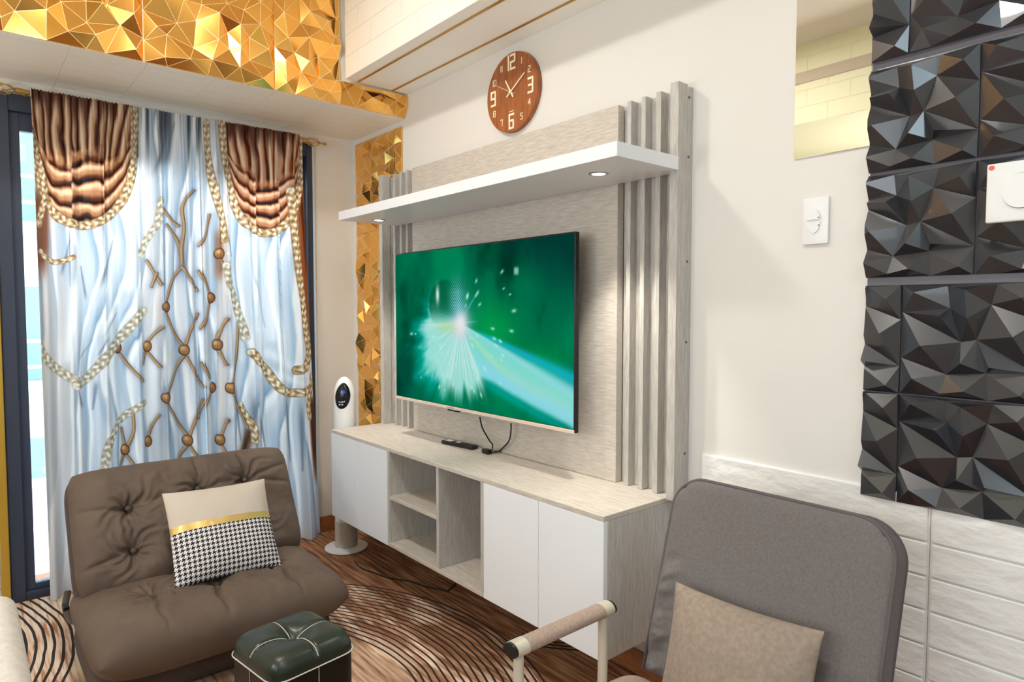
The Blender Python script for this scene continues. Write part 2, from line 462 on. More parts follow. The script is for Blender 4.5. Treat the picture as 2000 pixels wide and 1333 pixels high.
# gold panels on the face of the beam over the curtains
labs = ['large gold faceted panel on the curtain beam, leftmost at the photo edge', 'large gold faceted panel on the curtain beam, second from left', 'gold faceted panel on the curtain beam, touching the white brick beam', 'narrow gold faceted strip wedged under the white beam, above the gold column']
spans = [(-1.676, -1.168), (-1.166, -.659), (-.657, -.150), (-.352, -.002)]
for k, (a, b) in enumerate(spans):
    if k == 2: cl = [((-.354, 0, 0), (1, 0, 0))]
    elif k == 3: cl = [((0, 0, ZB2 - .004), (0, 0, 1)), ((-.002, 0, 0), (1, 0, 0))]
    else: cl = [((0, 0, CEIL - .003), (0, 0, 1))]
    fb = facet_bm(gold_nodes(11 + k, 5), a, SOFF + .002, .507, .507, .034, lambda p, d, q: (XB - .001 + d, p, q), cl, inset=.0016)
    tag(obj('gold_panel', fb, [MT['gold'], MT['goldedge']]), labs[k], 'wall panel', 'gold faceted panels on the beam')
tag(obj('gold_panel', facet_bm(gold_nodes(31, 5), -2.186, SOFF + .002, .507, .507, .034, lambda p, d, q: (XB - .001 + d, p, q), [], inset=.0016), [MT['gold'], MT['goldedge']]), 'gold faceted beam panel just outside the left photo edge', 'wall panel', 'gold faceted panels on the beam')
# gold column in the corner
for k, (zt_, lab) in enumerate(((2.178, 'gold faceted panel in the corner, topmost of the column, under the beam'), (1.676, 'gold faceted panel in the corner, middle, beside the television'), (1.174, 'gold faceted panel in the corner, third from the top, behind the white fan'), (.672, 'gold faceted panel in the corner, lowest, hidden low behind fan and cabinet end'))):
    fb = facet_bm(gold_nodes(51 + k, 6), .045, zt_ - .500, .50, .50, .030, lambda a, d, b: (a, -d - .0008, b), [((.434 if k < 2 else .4285, 0, 0), (1, 0, 0))] if k else [], inset=.0012, notch=None if k else (.434, 1.94))
    tag(obj('gold_panel', fb, [MT['gold'], MT['goldedge']]), lab, 'wall panel', 'gold faceted panels in the corner')

# white foam brick panels low on the wall
bz = [0.09, .118, .2005, .283, .3655, .448, .533, .615, .698, .808]


def brick_panel(x0, x1, top_extra, offs):
    bm = B(); box(bm, x0, x1, -.004, -.0005, .09, .808)
    for k in range(len(bz) - 1):
        z0, z1 = bz[k] + .002, bz[k + 1] - .002
        xs = [x0]; x = x0 + (offs if k % 2 else offs + .115)
        if k % 2: xs.append(x0 + offs + .28)
        xs.append(x1)
        for a, b in zip(xs, xs[1:]):
            if b - a > .015: box(bm, a + (.0015 if a > x0 else .004), b - (.0015 if b < x1 else .004), -.0105, -.003, z0, z1, .0035, 3)
    return bm


tag(obj('brick_panel', brick_panel(2.313, 2.938, 0, .05), MT['foam']), 'white foam brick panel behind the grey armchair, left of the seam', 'wall panel', 'white foam brick panels')
tag(obj('brick_panel', brick_panel(2.94, 3.565, 0, .10), MT['foam']), 'white foam brick panel right of the seam, under the black tiles', 'wall panel', 'white foam brick panels')

# mirror
tag(obj('mirror', box(B(), 2.586, 2.781, -.0055, -.0005, 1.659, 2.26, .0008, 1), MT['mirror']), 'frameless rectangular mirror strip beside the black tiles', 'mirror')

# ------------------------------------------------------------------ television cabinet
CT = .6568
cab = thing('television_cabinet', (1.325, -.18, .225), 'wall-hung grey oak cabinet with white doors under the television', 'cabinet')
X0, X1, YF, ZB_ = .430, 2.221, -.353, .225
b = B(); box(b, X0, X1, YF, -.0005, CT - .016, CT, .001, 1); obj('top_board', b, MT['graywood_h'], cab)
for xa in (X0, X1 - .016): obj('side_panel', box(B(), xa, xa + .016, YF + .019, -.0135, ZB_, CT - .0165, .0008, 1), MT['graywood_v'], cab)
for xa, xb in ((.980, .996), (1.358, 1.374), (1.640, 1.656)): obj('divider', box(B(), xa, xb, YF + .001, -.0135, ZB_ + .0165, CT - .0165, .0008, 1), MT['graywood_v'], cab)
obj('bottom_board', box(B(), X0 + .0165, X1 - .0165, YF + .001, -.0135, ZB_, ZB_ + .016, .0008, 1), MT['graywood_h'], cab)
obj('back_panel', box(B(), X0 + .017, X1 - .017, -.0225, -.0138, ZB_ + .017, CT - .017), MT['graywood_v'], cab)
obj('shelf', box(B(), .9965, 1.3575, YF + .004, -.024, .431, .447, .0008, 1), MT['graywood_h'], cab)
for xa, xb in ((X0, .7035), (.7055, .9785), (1.6585, 1.9435), (1.9455, X1)):
    d = obj('door', box(B(), xa, xb, YF, YF + .0185, ZB_ - (.0), CT - .0165, .0015, 2), MT['white'], cab)

# ------------------------------------------------------------------ slatted television panel and shelf
PT, PBm = 1.936, CT + .0008
screw_m = mat('screw_hole_grey', (110, 98, 92), .8)
pan = thing('slatted_backdrop', (1.35, -.02, PBm), 'grey oak slatted back panel behind the television', 'wall panel')
obj('centre_board', box(B(), .700, 2.000, -.044, -.0125, PBm, PT, .001, 1), MT['graywood_h'], pan)
for sgn in (1, -1):
    def mx(a, c): return (a, c) if sgn == 1 else (2.70 - c, 2.70 - a)
    a, c = mx(2.003, 2.262); lowz = PBm
    obj('backing_board', box(B(), a, c, -.012, -.0005, lowz, PT - .002), MT['graywood_v'], pan)
    for s0, s1, yf in ((2.040, 2.057, -.046), (2.098, 2.115, -.046), (2.158, 2.177, -.048)):
        a, c = mx(s0, s1); obj('slat', box(B(), a, c, yf, -.0122, PBm, PT, .0012, 2), MT['graywood_v'], pan)
    a, c = mx(2.234, 2.264)
    e = obj('end_slat', box(B(), a, c, -.0785, -.032, PBm, PT + .002, .0012, 2), MT['graywood_v'], pan)
    a, c = mx(2.240, 2.263)
    s = obj('spacer_batten', box(B(), a, c, -.0318, -.0122, PBm, PT - .004, .001, 1), MT['graywood_v'], pan)
    if sgn == 1:
        for zz in (.8, 1.15, 1.4, 1.72, 1.90):
            obj('screw_hole', tube(B(), [(2.2631, -.023, zz), (2.2642, -.023, zz)], .0045, 12), screw_m, s)

shf = thing('lit_shelf', (1.42, -.2, 1.672), 'long white floating shelf with two downlights above the television', 'shelf')
sb = B()
prism(sb, [(.562, -.362), (2.268, -.362), (2.268, -.0795), (2.2335, -.0795), (2.2335, -.0490), (.562, -.0490)], .0405, lambda a, b_, h: (a, b_, 1.672 + h))
bmesh.ops.recalc_face_normals(sb, faces=list(sb.faces)); bmesh.ops.bevel(sb, geom=list(sb.edges), offset=.001, segments=1, affect='EDGES')
obj('board', sb, MT['white'], shf)
for k, (sx, sy) in enumerate(SPOTS):
    r = lathe(B(), [(.021, 1.6715), (.0225, 1.6685), (.029, 1.6690), (.0315, 1.6715)], sx, sy, 40)
    rr = obj('downlight', r, MT['chrome'], shf, smooth=True)
    obj('bulb', lathe(B(), [(0, 1.6695), (.0205, 1.6695), (.0205, 1.6716), (0, 1.6716)], sx, sy, 32), MT['bulb'], rr)
    l = lamp('SPOT', 'downlight_beam', (sx, sy, 1.6675), 36 if k == 0 else 32, (1.0, .95, .86), shadow_soft_size=.016, spot_size=math.radians(74), spot_blend=.6)

# ------------------------------------------------------------------ television
TX0, TX1, TZ0, TZ1, TYF = .7155, 1.906, .824, 1.516, -.150
tv = thing('television', (1.31, TYF + .02, TZ0), 'flat television showing green disco ball light, on the slatted panel', 'television')
obj('housing', box(B(), TX0 + .001, TX1 - .001, TYF + .0012, TYF + .022, TZ0 + .002, TZ1, .002, 2), MT['black'], tv)
obj('back_box', box(B(), TX0 + .2, TX1 - .2, TYF + .022, TYF + .055, TZ0 + .02, TZ1 - .3, .01, 3), MT['black'], tv)
obj('wall_bracket', box(B(), 1.15, 1.47, TYF + .0552, -.0445, 1.0, 1.18, .003), MT['black'], tv)
obj('bottom_bezel', box(B(), TX0, TX1 - .002, TYF - .002, TYF + .016, TZ0, TZ0 + .0135, .002, 2), MT['rosegold'], tv)
obj('sensor', box(B(), 1.145, 1.225, TYF + .0, TYF + .014, TZ0 - .0075, TZ0 - .0003, .002), MT['black'], tv)
lg = B()
for k, (dx, wd_) in enumerate(((0, .008), (.011, .006), (.020, .009), (.032, .007), (.042, .009))):
    box(lg, 1.150 + dx, 1.150 + dx + wd_ * .8, TYF - .0027, TYF - .0021, TZ0 + .0045, TZ0 + .0095)
obj('badge', lg, mat('grey_badge', (170, 160, 156), .3, .6), tv)
rng = np.random.default_rng(3)


def smooth(e0, e1, x): t = np.clip((x - e0) / (e1 - e0), 0, 1); return t * t * (3 - 2 * t)


def vnoise(x, y, seed=0):
    """smooth value noise"""
    def h(i, j): s = np.sin(i * 127.1 + j * 311.7 + seed * 74.7) * 43758.5453; return s - np.floor(s)
    xi, yi = np.floor(x), np.floor(y); fx, fy = x - xi, y - yi; fx = fx * fx * (3 - 2 * fx); fy = fy * fy * (3 - 2 * fy)
    return (h(xi, yi) * (1 - fx) + h(xi + 1, yi) * fx) * (1 - fy) + (h(xi, yi + 1) * (1 - fx) + h(xi + 1, yi + 1) * fx) * fy


def fbm(x, y, seed=0, o=4):
    s = 0; a = .5
    for k in range(o): s = s + a * vnoise(x * 2 ** k, y * 2 ** k, seed + k); a *= .5
    return s / (1 - .5 ** o)


def mixc(A, col, t): return A * (1 - t[..., None]) + np.array(col, float) * t[..., None]


def to_lin(a):
    a = np.clip(a / 255.0, 0, 1); return np.where(a <= .04045, a / 12.92, ((a + .055) / 1.055) ** 2.4)


def seg_dist(px, py, x0, y0, x1, y1):
    dx, dy = x1 - x0, y1 - y0; L2 = dx * dx + dy * dy + 1e-9
    t = np.clip(((px - x0) * dx + (py - y0) * dy) / L2, 0, 1)
    return np.hypot(px - x0 - t * dx, py - y0 - t * dy), t


def tv_picture(u, v):
    """u 0..1 left to right, v 0..1 top to bottom"""
    A = np.zeros(u.shape + (3,)); asp = 1.72
    n = fbm(u * 5, v * 2.0, 1)
    A = mixc(A, (0, 112, 76), np.ones(u.shape)); A = mixc(A, (0, 58, 40), smooth(.48, .75, n)); A = mixc(A, (0, 142, 92), smooth(.5, .25, n) * .8)
    A = mixc(A, (3, 52, 50), smooth(.62, 1.05, u - v * .9 + .12) * .9)
    A = mixc(A, (4, 166, 78), np.exp(-(((u - .63) / .13) ** 2 + ((v - .52) / .17) ** 2)) * .85)
    A = mixc(A, (4, 150, 66), np.exp(-(((u - .86) / .10) ** 2 + ((v - .72) / .14) ** 2)) * .9)
    A = mixc(A, (0, 70, 60), np.exp(-(((u - .05) / .1) ** 2 + ((v - .85) / .3) ** 2)) * .6)
    cx, cy = .44, .47
    X, Y = (u - cx) * asp, v - cy; r = np.hypot(X, Y); th = np.degrees(np.arctan2(Y, X)); t2 = np.where(th < -90, th + 360, th)
    # broad misty fan downwards left
    edge = fbm(t2 / 11.0, r * 4, 5)
    fr_ = .56 * (1 - .35 * smooth(150, 200, t2)) * (.72 + .55 * edge)
    fan = smooth(100, 116, t2) * smooth(226, 180, t2) * smooth(fr_, fr_ * .72, r)
    A = mixc(A, (0, 196, 190), np.clip(smooth(fr_ * 1.35, fr_ * .8, r) * smooth(104, 130, t2) * smooth(236, 175, t2), 0, 1) * .7)
    A = mixc(A, (168, 238, 228), np.clip(fan, 0, 1) * .95); A = mixc(A, (190, 238, 232), fan * smooth(.4, .7, fbm(t2 / 5.0, r * 2, 15)) * .6)
    # broad beam to the lower right
    ll_ = .27 + .27 * X - Y + .02 * (fbm(X * 6, Y * 6, 31) - .5); inb = smooth(15, 21, t2) * smooth(66, 54, t2) * smooth(-.015, .035, ll_) * smooth(.0, .05, r); lo_ = 200 + 0 * r
    A = mixc(A, (140, 232, 222), inb * .97); A = mixc(A, (160, 232, 246), inb * smooth(23, 18, th) * .9); A = mixc(A, (20, 190, 214), np.exp(-((th - 15.5) / 2.2) ** 2) * smooth(.08, .3, r) * .85)
    A = mixc(A, (176, 236, 190), inb * np.exp(-((th - 27 - 8 * smooth(1, .3, r)) / 3.5) ** 2) * .8); A = mixc(A, (146, 226, 244), inb * smooth(.17, .04, ll_) * .85)
    A = mixc(A, (0, 182, 178), np.exp(-((ll_ + .02) / .03) ** 2) * smooth(60, 50, t2) * smooth(15, 20, t2) * .6)
    ml = .44 + .14 * fbm(th / 6.0, 0 * r, 25); mid = smooth(52, 60, th) * smooth(124, 112, th) * smooth(ml, ml * .72, r); A = mixc(A, (176, 240, 232), mid * .92)
    # streaks
    for a, wdt, ln in ((60, 1.8, .58), (64, 1.2, .5), (72, 1.6, .46), (79, 1.2, .55), (84, 1.8, .40), (91, 1.2, .44), (98, 1.4, .40), (106, 2.2, .56), (112, 1.2, .40), (176, 1.8, .40), (-47, 2.0, .30), (-4, 2.4, .2), (140, 1.3, .4), (155, 1.2, .34)):
        s = np.exp(-((t2 - a) / wdt) ** 2) * smooth(ln, ln * .45, r) * smooth(.0, .04, r)
        A = mixc(A, (222, 246, 246) if a > 0 else (70, 200, 230), s * .8)
    A = mixc(A, (225, 220, 244), np.exp(-(r / .095) ** 2)); A = mixc(A, (255, 250, 252), np.exp(-(r / .06) ** 2))
    # mirror ball: faint sphere lit at its right, tiled
    bx, by, br = .345, .36, .145
    Xb, Yb = (u - bx) * asp * 1.0, (v - by); rb = np.hypot(Xb * .95, Yb)
    inside = smooth(br * 1.9 * .62, br * 1.9 * .58, rb)
    A = mixc(A, (2, 96, 60), inside * smooth(.45, .34, u) * smooth(.5, .36, v) * .75)
    tile = (np.sin(u * 520) * np.sin(v * 300) > -.1)
    lit = np.exp(-(((u - .425) / .05) ** 2 + ((v - .33) / .12) ** 2)) * tile
    A = mixc(A, (150, 220, 246), np.clip(lit, 0, 1) * .8)
    lit2 = np.exp(-(((u - .36) / .07) ** 2 + ((v - .50) / .035) ** 2)) * tile; A = mixc(A, (190, 226, 120), lit2 * .75)
    A = mixc(A, (235, 250, 240), np.exp(-(((u - .30) / .011) ** 2 + ((v - .29) / .055) ** 2)))
    A = mixc(A, (150, 214, 190), np.exp(-(((u - .745) / .012) ** 4 + ((v - .17) / .022) ** 4)) * .9)
    rr_ = np.random.default_rng(9)
    for k in range(58):
        a = rr_.uniform(-80, 175); d = rr_.uniform(.12, .62)
        px, py = cx + d * math.cos(math.radians(a)) / asp, cy + d * math.sin(math.radians(a))
        if not (0.02 < px < .97 and .03 < py < .96): continue
        s = .0045 + .005 * rr_.random()
        c, q = math.cos(math.radians(a)), math.sin(math.radians(a))
        du, dv = (u - px) * asp, v - py
        A = mixc(A, (190, 250, 232), np.exp(-(((du * c + dv * q) / (s * 2.0)) ** 2 + ((-du * q + dv * c) / s) ** 2)) * .9)
    return A


def print_grid(nu, nv, P, colours):
    """mesh from an (nu,nv,3) array with a per-vertex printed colour"""
    me = bpy.data.meshes.new('g')
    idx = np.arange(nu * nv).reshape(nu, nv)
    q = np.stack([idx[:-1, :-1], idx[1:, :-1], idx[1:, 1:], idx[:-1, 1:]], -1).reshape(-1, 4)
    me.vertices.add(nu * nv); me.vertices.foreach_set('co', P.reshape(-1).astype(np.float32))
    me.loops.add(q.size); me.loops.foreach_set('vertex_index', q.reshape(-1).astype(np.int32))
    me.polygons.add(len(q)); me.polygons.foreach_set('loop_start', np.arange(0, q.size, 4, dtype=np.int32))
    me.polygons.foreach_set('loop_total', np.full(len(q), 4, dtype=np.int32))
    me.update(calc_edges=True)
    at = me.color_attributes.new('print', 'FLOAT_COLOR', 'POINT')
    c = np.ones((nu * nv, 4), np.float32); c[:, :3] = to_lin(colours.reshape(-1, 3)); at.data.foreach_set('color', c.reshape(-1))
    return me


nu, nv = 640, 372
U, V = np.meshgrid(np.linspace(0, 1, nu), np.linspace(0, 1, nv), indexing='ij')
sx0, sx1, sz0, sz1 = TX0 + .004, TX1 - .005, TZ0 + .016, TZ1 - .006
P = np.stack([sx0 + U * (sx1 - sx0), np.full_like(U, TYF + .0006), sz1 - V * (sz1 - sz0)], -1)
obj('screen', print_grid(nu, nv, P, tv_picture(U, V)), printed('lit_screen', emit=1.0), tv)

# ------------------------------------------------------------------ clock
cxk, czk, rk, yk = 1.4225, 2.125, .1565, -.022
clk = thing('wall_clock', (cxk, -.01, czk - rk), 'round red-brown wooden wall clock above the television shelf', 'clock')


def ring_prism(bm, cx, cz, r, y0, y1, n=72):
    A = [bm.verts.new((cx + r * math.cos(2 * math.pi * j / n), y0, cz + r * math.sin(2 * math.pi * j / n))) for j in range(n)]
    Q = [bm.verts.new((cx + r * math.cos(2 * math.pi * j / n), y1, cz + r * math.sin(2 * math.pi * j / n))) for j in range(n)]
    bm.faces.new(A); bm.faces.new(Q[::-1])
    for j in range(n): bm.faces.new((A[j], A[(j + 1) % n], Q[(j + 1) % n], Q[j]))
    return bm


obj('dial', ring_prism(B(), cxk, czk, rk, -.0008, yk), wood('red_brown_veneer', (124, 68, 34), (184, 108, 60), (9, 9, .9), .42, 9), clk, smooth=True)
GL = {'0': [((0, 0), (1, 0), (1, 2), (0, 2), (0, 0))], '1': [((.5, 0), (.5, 2))], '2': [((0, 2), (1, 2), (1, 1), (0, 1), (0, 0), (1, 0))],
      '3': [((0, 2), (1, 2), (1, 0), (0, 0)), ((.2, 1), (1, 1))], '4': [((.75, 0), (.75, 2), (0, .6), (1, .6))], '5': [((1, 2), (0, 2), (0, 1.1), (1, 1.1), (1, 0), (0, 0))],
      '6': [((1, 2), (0, 2), (0, 0), (1, 0), (1, 1.1), (0, 1.1))], '7': [((0, 2), (1, 2), (.8, 0))], '8': [((0, 0), (1, 0), (1, 2), (0, 2), (0, 0)), ((0, 1), (1, 1))],
      '9': [((0, 0), (1, 0), (1, 2), (0, 2), (0, 1), (1, 1))]}
cream = mat('cream_numerals', (250, 240, 208), .4)


def stroke(bm, pts, t, y):
    for k_, ((ax, az), (bx, bz_)) in enumerate(zip(pts, pts[1:])):
        d = Vector((bx - ax, bz_ - az)); l = d.length; d.normalize(); n = Vector((-d.y, d.x)) * t / 2; e = d * t / 2
        q = [(ax - e.x + n.x, az - e.y + n.y), (bx + e.x + n.x, bz_ + e.y + n.y), (bx + e.x - n.x, bz_ + e.y - n.y), (ax - e.x - n.x, az - e.y - n.y)]
        prism(bm, q, .0022 + .00022 * k_, lambda a, c, h: (a, y - h + .00005 * k_ * (h == 0), c))


for k in range(1, 13):
    s = str(k); big = k % 3 == 0
    h_, w_ = (.054, .025) if big else (.023, .0125); rad = .115 if big else .125
    th = math.radians(90 - 30 * k); gx, gz = cxk + rad * math.cos(th), czk + rad * math.sin(th)
    if k == 12: gz += .004
    gap = w_ * .45; adv = [w_ * (.25 if c == '1' else 1.0) for c in s]
    tot = sum(adv) + gap * (len(s) - 1); x = gx - tot / 2; bm = B()
    for c, aw in zip(s, adv):
        for si_, st in enumerate(GL[c]):
            if c == '1': st = ((x + aw / 2, gz - h_ / 2), (x + aw / 2, gz + h_ / 2)); stroke(bm, st, h_ * (.15 if big else .13), yk + .0008)
            else: stroke(bm, [(x + p[0] * w_, gz - h_ / 2 + p[1] * h_ / 2) for p in st], h_ * (.15 if big else .13), yk + .0008 - .0013 * si_)
        x += aw + gap
    obj('numeral', bm, cream, clk)
tx_ = B()
for k in range(7): box(tx_, cxk - .011 + k * .0034, cxk - .0088 + k * .0034, yk - .0012, yk + .0005, czk - .0775, czk - .0735)
obj('maker_mark', tx_, cream, clk)


def hand(name, tip_px, wd_, ln_back, yy, m):
    p = aty(tip_px[0], tip_px[1], -.03); d = Vector((p[0] - cxk, p[2] - czk)); ln = d.length; d.normalize(); n = Vector((-d.y, d.x)) * wd_ / 2
    bm = B(); a = -d * ln_back; b_ = d * ln
    prism(bm, [(cxk + a.x + n.x, czk + a.y + n.y), (cxk + b_.x + n.x * .7, czk + b_.y + n.y * .7), (cxk + b_.x - n.x * .7, czk + b_.y - n.y * .7), (cxk + a.x - n.x, czk + a.y - n.y)], .0015, lambda u_, v_, h: (u_, yy - h, v_))
    obj(name, bm, m, clk)


hand('hour_hand', (985.5, 157), .0074, .026, yk - .003, cream)
hand('minute_hand', (1023.5, 141.5), .0058, .028, yk - .0055, cream)
hand('second_hand', (971, 168.5), .0016, .030, yk - .008, cream)
obj('hub', ring_prism(B(), cxk, czk, .0052, yk, yk - .0105, 24), cream, clk)

# ------------------------------------------------------------------ wall switches
sw = thing('thermostat', (2.651, -.005, 1.425), 'white wall switch plate with a rotary dial, on the cream wall', 'switch')
obj('plate', box(B(), 2.617, 2.685, -.010, -.0005, 1.425, 1.548, .0025, 3), MT['whiteplastic'], sw, smooth=True)


def oval(bm, cx, cz, rx, rz, y0, y1, n=40, a0=0, a1=360):
    pts = [(cx + rx * math.cos(math.radians(a0 + (a1 - a0) * j / n)), cz + rz * math.sin(math.radians(a0 + (a1 - a0) * j / n))) for j in range(n + (a1 - a0 < 360))]
    prism(bm, pts, y0 - y1, lambda a, c, h: (a, y0 - h, c)); return bm


obj('rocker', oval(B(), 2.648, 1.4875, .0175, .031, -.010, -.0165, 30, 4, 176), MT['whiteplastic'], sw)
obj('rocker', oval(B(), 2.648, 1.4855, .0175, .031, -.010, -.0140, 30, 184, 356), MT['whiteplastic'], sw)
for zz in (1.494, 1.474): obj('indicator', ring_prism(B(), 2.662, zz, .002, -.0135, -.0170 if zz > 1.48 else -.0145, 12), mat('green_grey_dot', (96, 120, 96), .4), sw)
sw = thing('dimmer_switch', (3.09, -.045, 1.447), 'square white dimmer switch mounted over the black faceted tiles', 'switch')
p0, p1 = aty(1928, 322, -.045), aty(1928, 437, -.045)
sx_, sz0_, sz1_ = p0[0], p1[2], p0[2]
obj('plate', box(B(), sx_, sx_ + .122, -.047, -.035, sz0_, sz1_, .004, 3), MT['whiteplastic'], sw, smooth=True)
obj('dial_gap', oval(B(), sx_ + .0625, (sz0_ + sz1_) / 2, .0345, .0375, -.0468, -.0474), mat('dial_gap_grey', (120, 118, 114), .6), sw)
obj('dial', oval(B(), sx_ + .062, (sz0_ + sz1_) / 2, .033, .036, -.0468, -.052), MT['whiteplastic'], sw, smooth=True)
obj('indicator', ring_prism(B(), sx_ + .078, (sz0_ + sz1_) / 2 - .003, .0028, -.0518, -.0525, 14), mat('green_dot', (88, 130, 98), .4), sw)
obj('sticker', ring_prism(B(), sx_ + .009, sz1_ - .009, .0055, -.0468, -.0474, 20), mat('orange_sticker', (238, 104, 62), .5), sw)

# ------------------------------------------------------------------ remote, plug, things in the cabinet
r0, r1 = atz(869, 861, CT + .012), atz(927, 873, CT + .012)
rm = thing('remote_control', ((r0[0] + r1[0]) / 2, (r0[1] + r1[1]) / 2, CT), 'black remote control lying on the cabinet under the television', 'remote control')
ang = math.atan2(r1[1] - r0[1], r1[0] - r0[0]); rl = math.hypot(r1[0] - r0[0], r1[1] - r0[1]) + .01
RM = Matrix.Translation(((r0[0] + r1[0]) / 2, (r0[1] + r1[1]) / 2, CT + .0008)) @ Matrix.Rotation(ang, 4, 'Z')
bm = B(); t = bmesh.new(); box(t, -rl / 2, rl / 2, -.021, .021, 0, .016, .007, 4); merge(bm, t, RM); obj('body', bm, mat('black_matt_plastic', (12, 12, 14), .5), rm, smooth=True)
bm = B(); t = bmesh.new(); box(t, -rl * .40, -rl * .22, -.013, .013, .0158, .0172, .0006, 1); merge(bm, t, RM); obj('button', bm, MT['whiteplastic'], rm)
bm = B(); t = bmesh.new(); box(t, -rl * .08, rl * .02, -.008, .010, .0158, .0172, .0006, 1); merge(bm, t, RM); obj('button', bm, MT['whiteplastic'], rm)

pc = [aty(937, 815, -.085), aty(942, 836, -.085), aty(954, 858, -.085), aty(962, 870, -.09)]
pl = atz(950, 880, CT + .014)
cb = thing('power_cable', (float(pl[0]), float(pl[1]), CT), 'black television power cable with plug, looping onto the cabinet top', 'cable')
c1 = [tuple(p) for p in pc] + [(pl[0] + .035, pl[1] - .0, CT + .012)]
c2 = [(pl[0] + .03, pl[1], CT + .010), tuple(atz(978, 882, CT + .006)), tuple(atz(988, 878, CT + .012)), tuple(aty(994, 862, -.075)), tuple(aty(998, 840, -.08)), tuple(aty(998, 828, -.09))]
c1 = [(p[0], min(p[1], -.052), p[2]) for p in c1]; c2 = [(p[0], min(p[1], -.052), max(p[2], CT + .0042)) for p in c2]
bm = B(); tube(bm, curve_pts(c1), .0032, 8); obj('cord', bm, MT['black'], cb, smooth=True)
bm = B(); tube(bm, curve_pts(c2), .0032, 8); obj('cord', bm, MT['black'], cb, smooth=True)
bm = B(); box(bm, pl[0] - .018, pl[0] + .026, pl[1] - .013, pl[1] + .013, CT + .001, CT + .020, .004, 2)
obj('plug', bm, MT['black'], cb, smooth=True)
bm = B()
for dy in (-.006, .006): box(bm, pl[0] - .030, pl[0] - .0175, pl[1] + dy - .0015, pl[1] + dy + .0015, CT + .009, CT + .013)
obj('prong', bm, MT['chrome'], cb)

ad = thing('charging_cable', (1.24, -.10, .447), 'white charging cable with adapter on the upper open shelf', 'cable')
bm = B(); tube(bm, curve_pts([(1.19, -.20, .452), (1.20, -.18, .490), (1.24, -.17, .492), (1.28, -.16, .486), (1.335, -.155, .475)]), .0035, 8); obj('cord', bm, MT['whiteplastic'], ad, smooth=True)
obj('plug', box(B(), 1.315, 1.345, -.19, -.15, .4475, .492, .004, 2), MT['whiteplastic'], ad)
bm = B(); tube(bm, curve_pts([(1.25, -.25, .4505), (1.29, -.235, .452), (1.32, -.25, .451), (1.35, -.24, .4505)]), .003, 8); obj('cord', bm, mat('dark_cord', (60, 54, 50), .5), ad, smooth=True)
pw = thing('power_strip', (1.30, -.15, .241), 'white power strip with a black adapter in the lower open compartment', 'power strip')
obj('body', box(B(), 1.232, 1.350, -.200, -.150, .2418, .271, .003, 2), MT['whiteplastic'], pw, smooth=True)
obj('adapter', box(B(), 1.262, 1.340, -.192, -.152, .2712, .355, .004, 2), MT['black'], pw)
gr = lathe(B(), [(.0, .2418), (.020, .2418), (.024, .244), (.020, .246), (0, .244)], 1.337, -.290, 24)
tag(obj('cable_grommet', gr, MT['black'], smooth=True), 'small black round cable cap in the lower compartment, near its front', 'cable cap')

# ------------------------------------------------------------------ fan
FX, FY = .345, -.238
fan = thing('tower_fan', (FX, FY, 0), 'white bladeless tower fan on a round base in the corner', 'fan')
obj('base', lathe(B(), [(0, .0065), (.104, .0065), (.110, .012), (.108, .018), (.07, .024), (0, .026)], FX, FY, 56), MT['whiteplastic'], fan, smooth=True)
obj('lower_column', lathe(B(), [(.0, .0255), (.057, .0255), (.057, .155), (.0565, .157), (0, .157)], FX, FY, 40), mat('warm_grey_mesh', (206, 198, 186), .5, bump=(500, .0008)), fan, smooth=True)
prof = [(0, .1575), (.055, .1575), (.0555, .2)] + [(.0555, .2 + k * .08) for k in range(1, 8)] + [(.0555, .80)]
for k in range(1, 13):
    a = math.pi / 2 * k / 12; prof.append((.0555 * math.cos(a), .80 + .105 * math.sin(a)))
prof[-1] = (0, .905)
FD = Vector((CAM[0] - FX, CAM[1] - FY, 0)).normalized()
obj('body', lathe(B(), prof, FX, FY, 48, 1.0, 1.0), MT['whiteplastic'], fan, smooth=True)
# oval display set into the front of the head, leaning with the dome
side = Vector((0, 0, 1)).cross(FD)
def fan_face(a, zc, off=0.0):
    """point on the head's surface at angle a (rad) from the viewer and height z"""
    z = zc; r = .0555 if z < .80 else .0555 * math.sqrt(max(0.0, 1 - ((z - .80) / .105) ** 2)); r += off
    return Vector((FX, FY, 0)) + FD * (r * math.cos(a)) + side * (r * math.sin(a)) + Vector((0, 0, z))
def fan_patch(ca, cz, ra, rz, off, n=12, m_=40, skew=0.0):
    bm = B(); rings = []
    for i in range(n + 1):
        f = i / n; rings.append([bm.verts.new(fan_face(ca + ra * f * math.cos(2 * math.pi * j / m_) + skew * f * math.sin(2 * math.pi * j / m_), cz + rz * f * math.sin(2 * math.pi * j / m_), off)) for j in range(m_)])
    for A, Q in zip(rings, rings[1:]):
        for j in range(m_): bm.faces.new((A[j], A[(j + 1) % m_], Q[(j + 1) % m_], Q[j]))
    bmesh.ops.remove_doubles(bm, verts=list(bm.verts), dist=1e-6); return bm
dsp = obj('display', fan_patch(-.20, .812, .74, .066, .0012, skew=.10), mat('black_glass', (10, 12, 20), .15), fan, smooth=True)
obj('indicator', fan_patch(-.08, .832, .14, .009, .002), mat('blue_led', (20, 50, 150), .4, emit=((24, 60, 190), .7)), dsp, smooth=True)
bt_ = B()
for k, (aa, zz) in enumerate(((-.48, .782), (-.30, .780), (-.16, .782), (-.02, .784), (-.44, .768), (-.20, .768))):
    t = fan_patch(aa, zz, .05 if k < 4 else .08, .0035, .0022, 3, 12); merge(bt_, t)
obj('touch_symbols', bt_, mat('white_symbols', (225, 225, 230), .5), dsp)
cp = [atz(u, v, .010) for u, v in ((692, 1097), (706, 1110), (735, 1121), (760, 1130), (800, 1136), (830, 1146), (858, 1152), (874, 1154), (886, 1144), (893, 1136))]
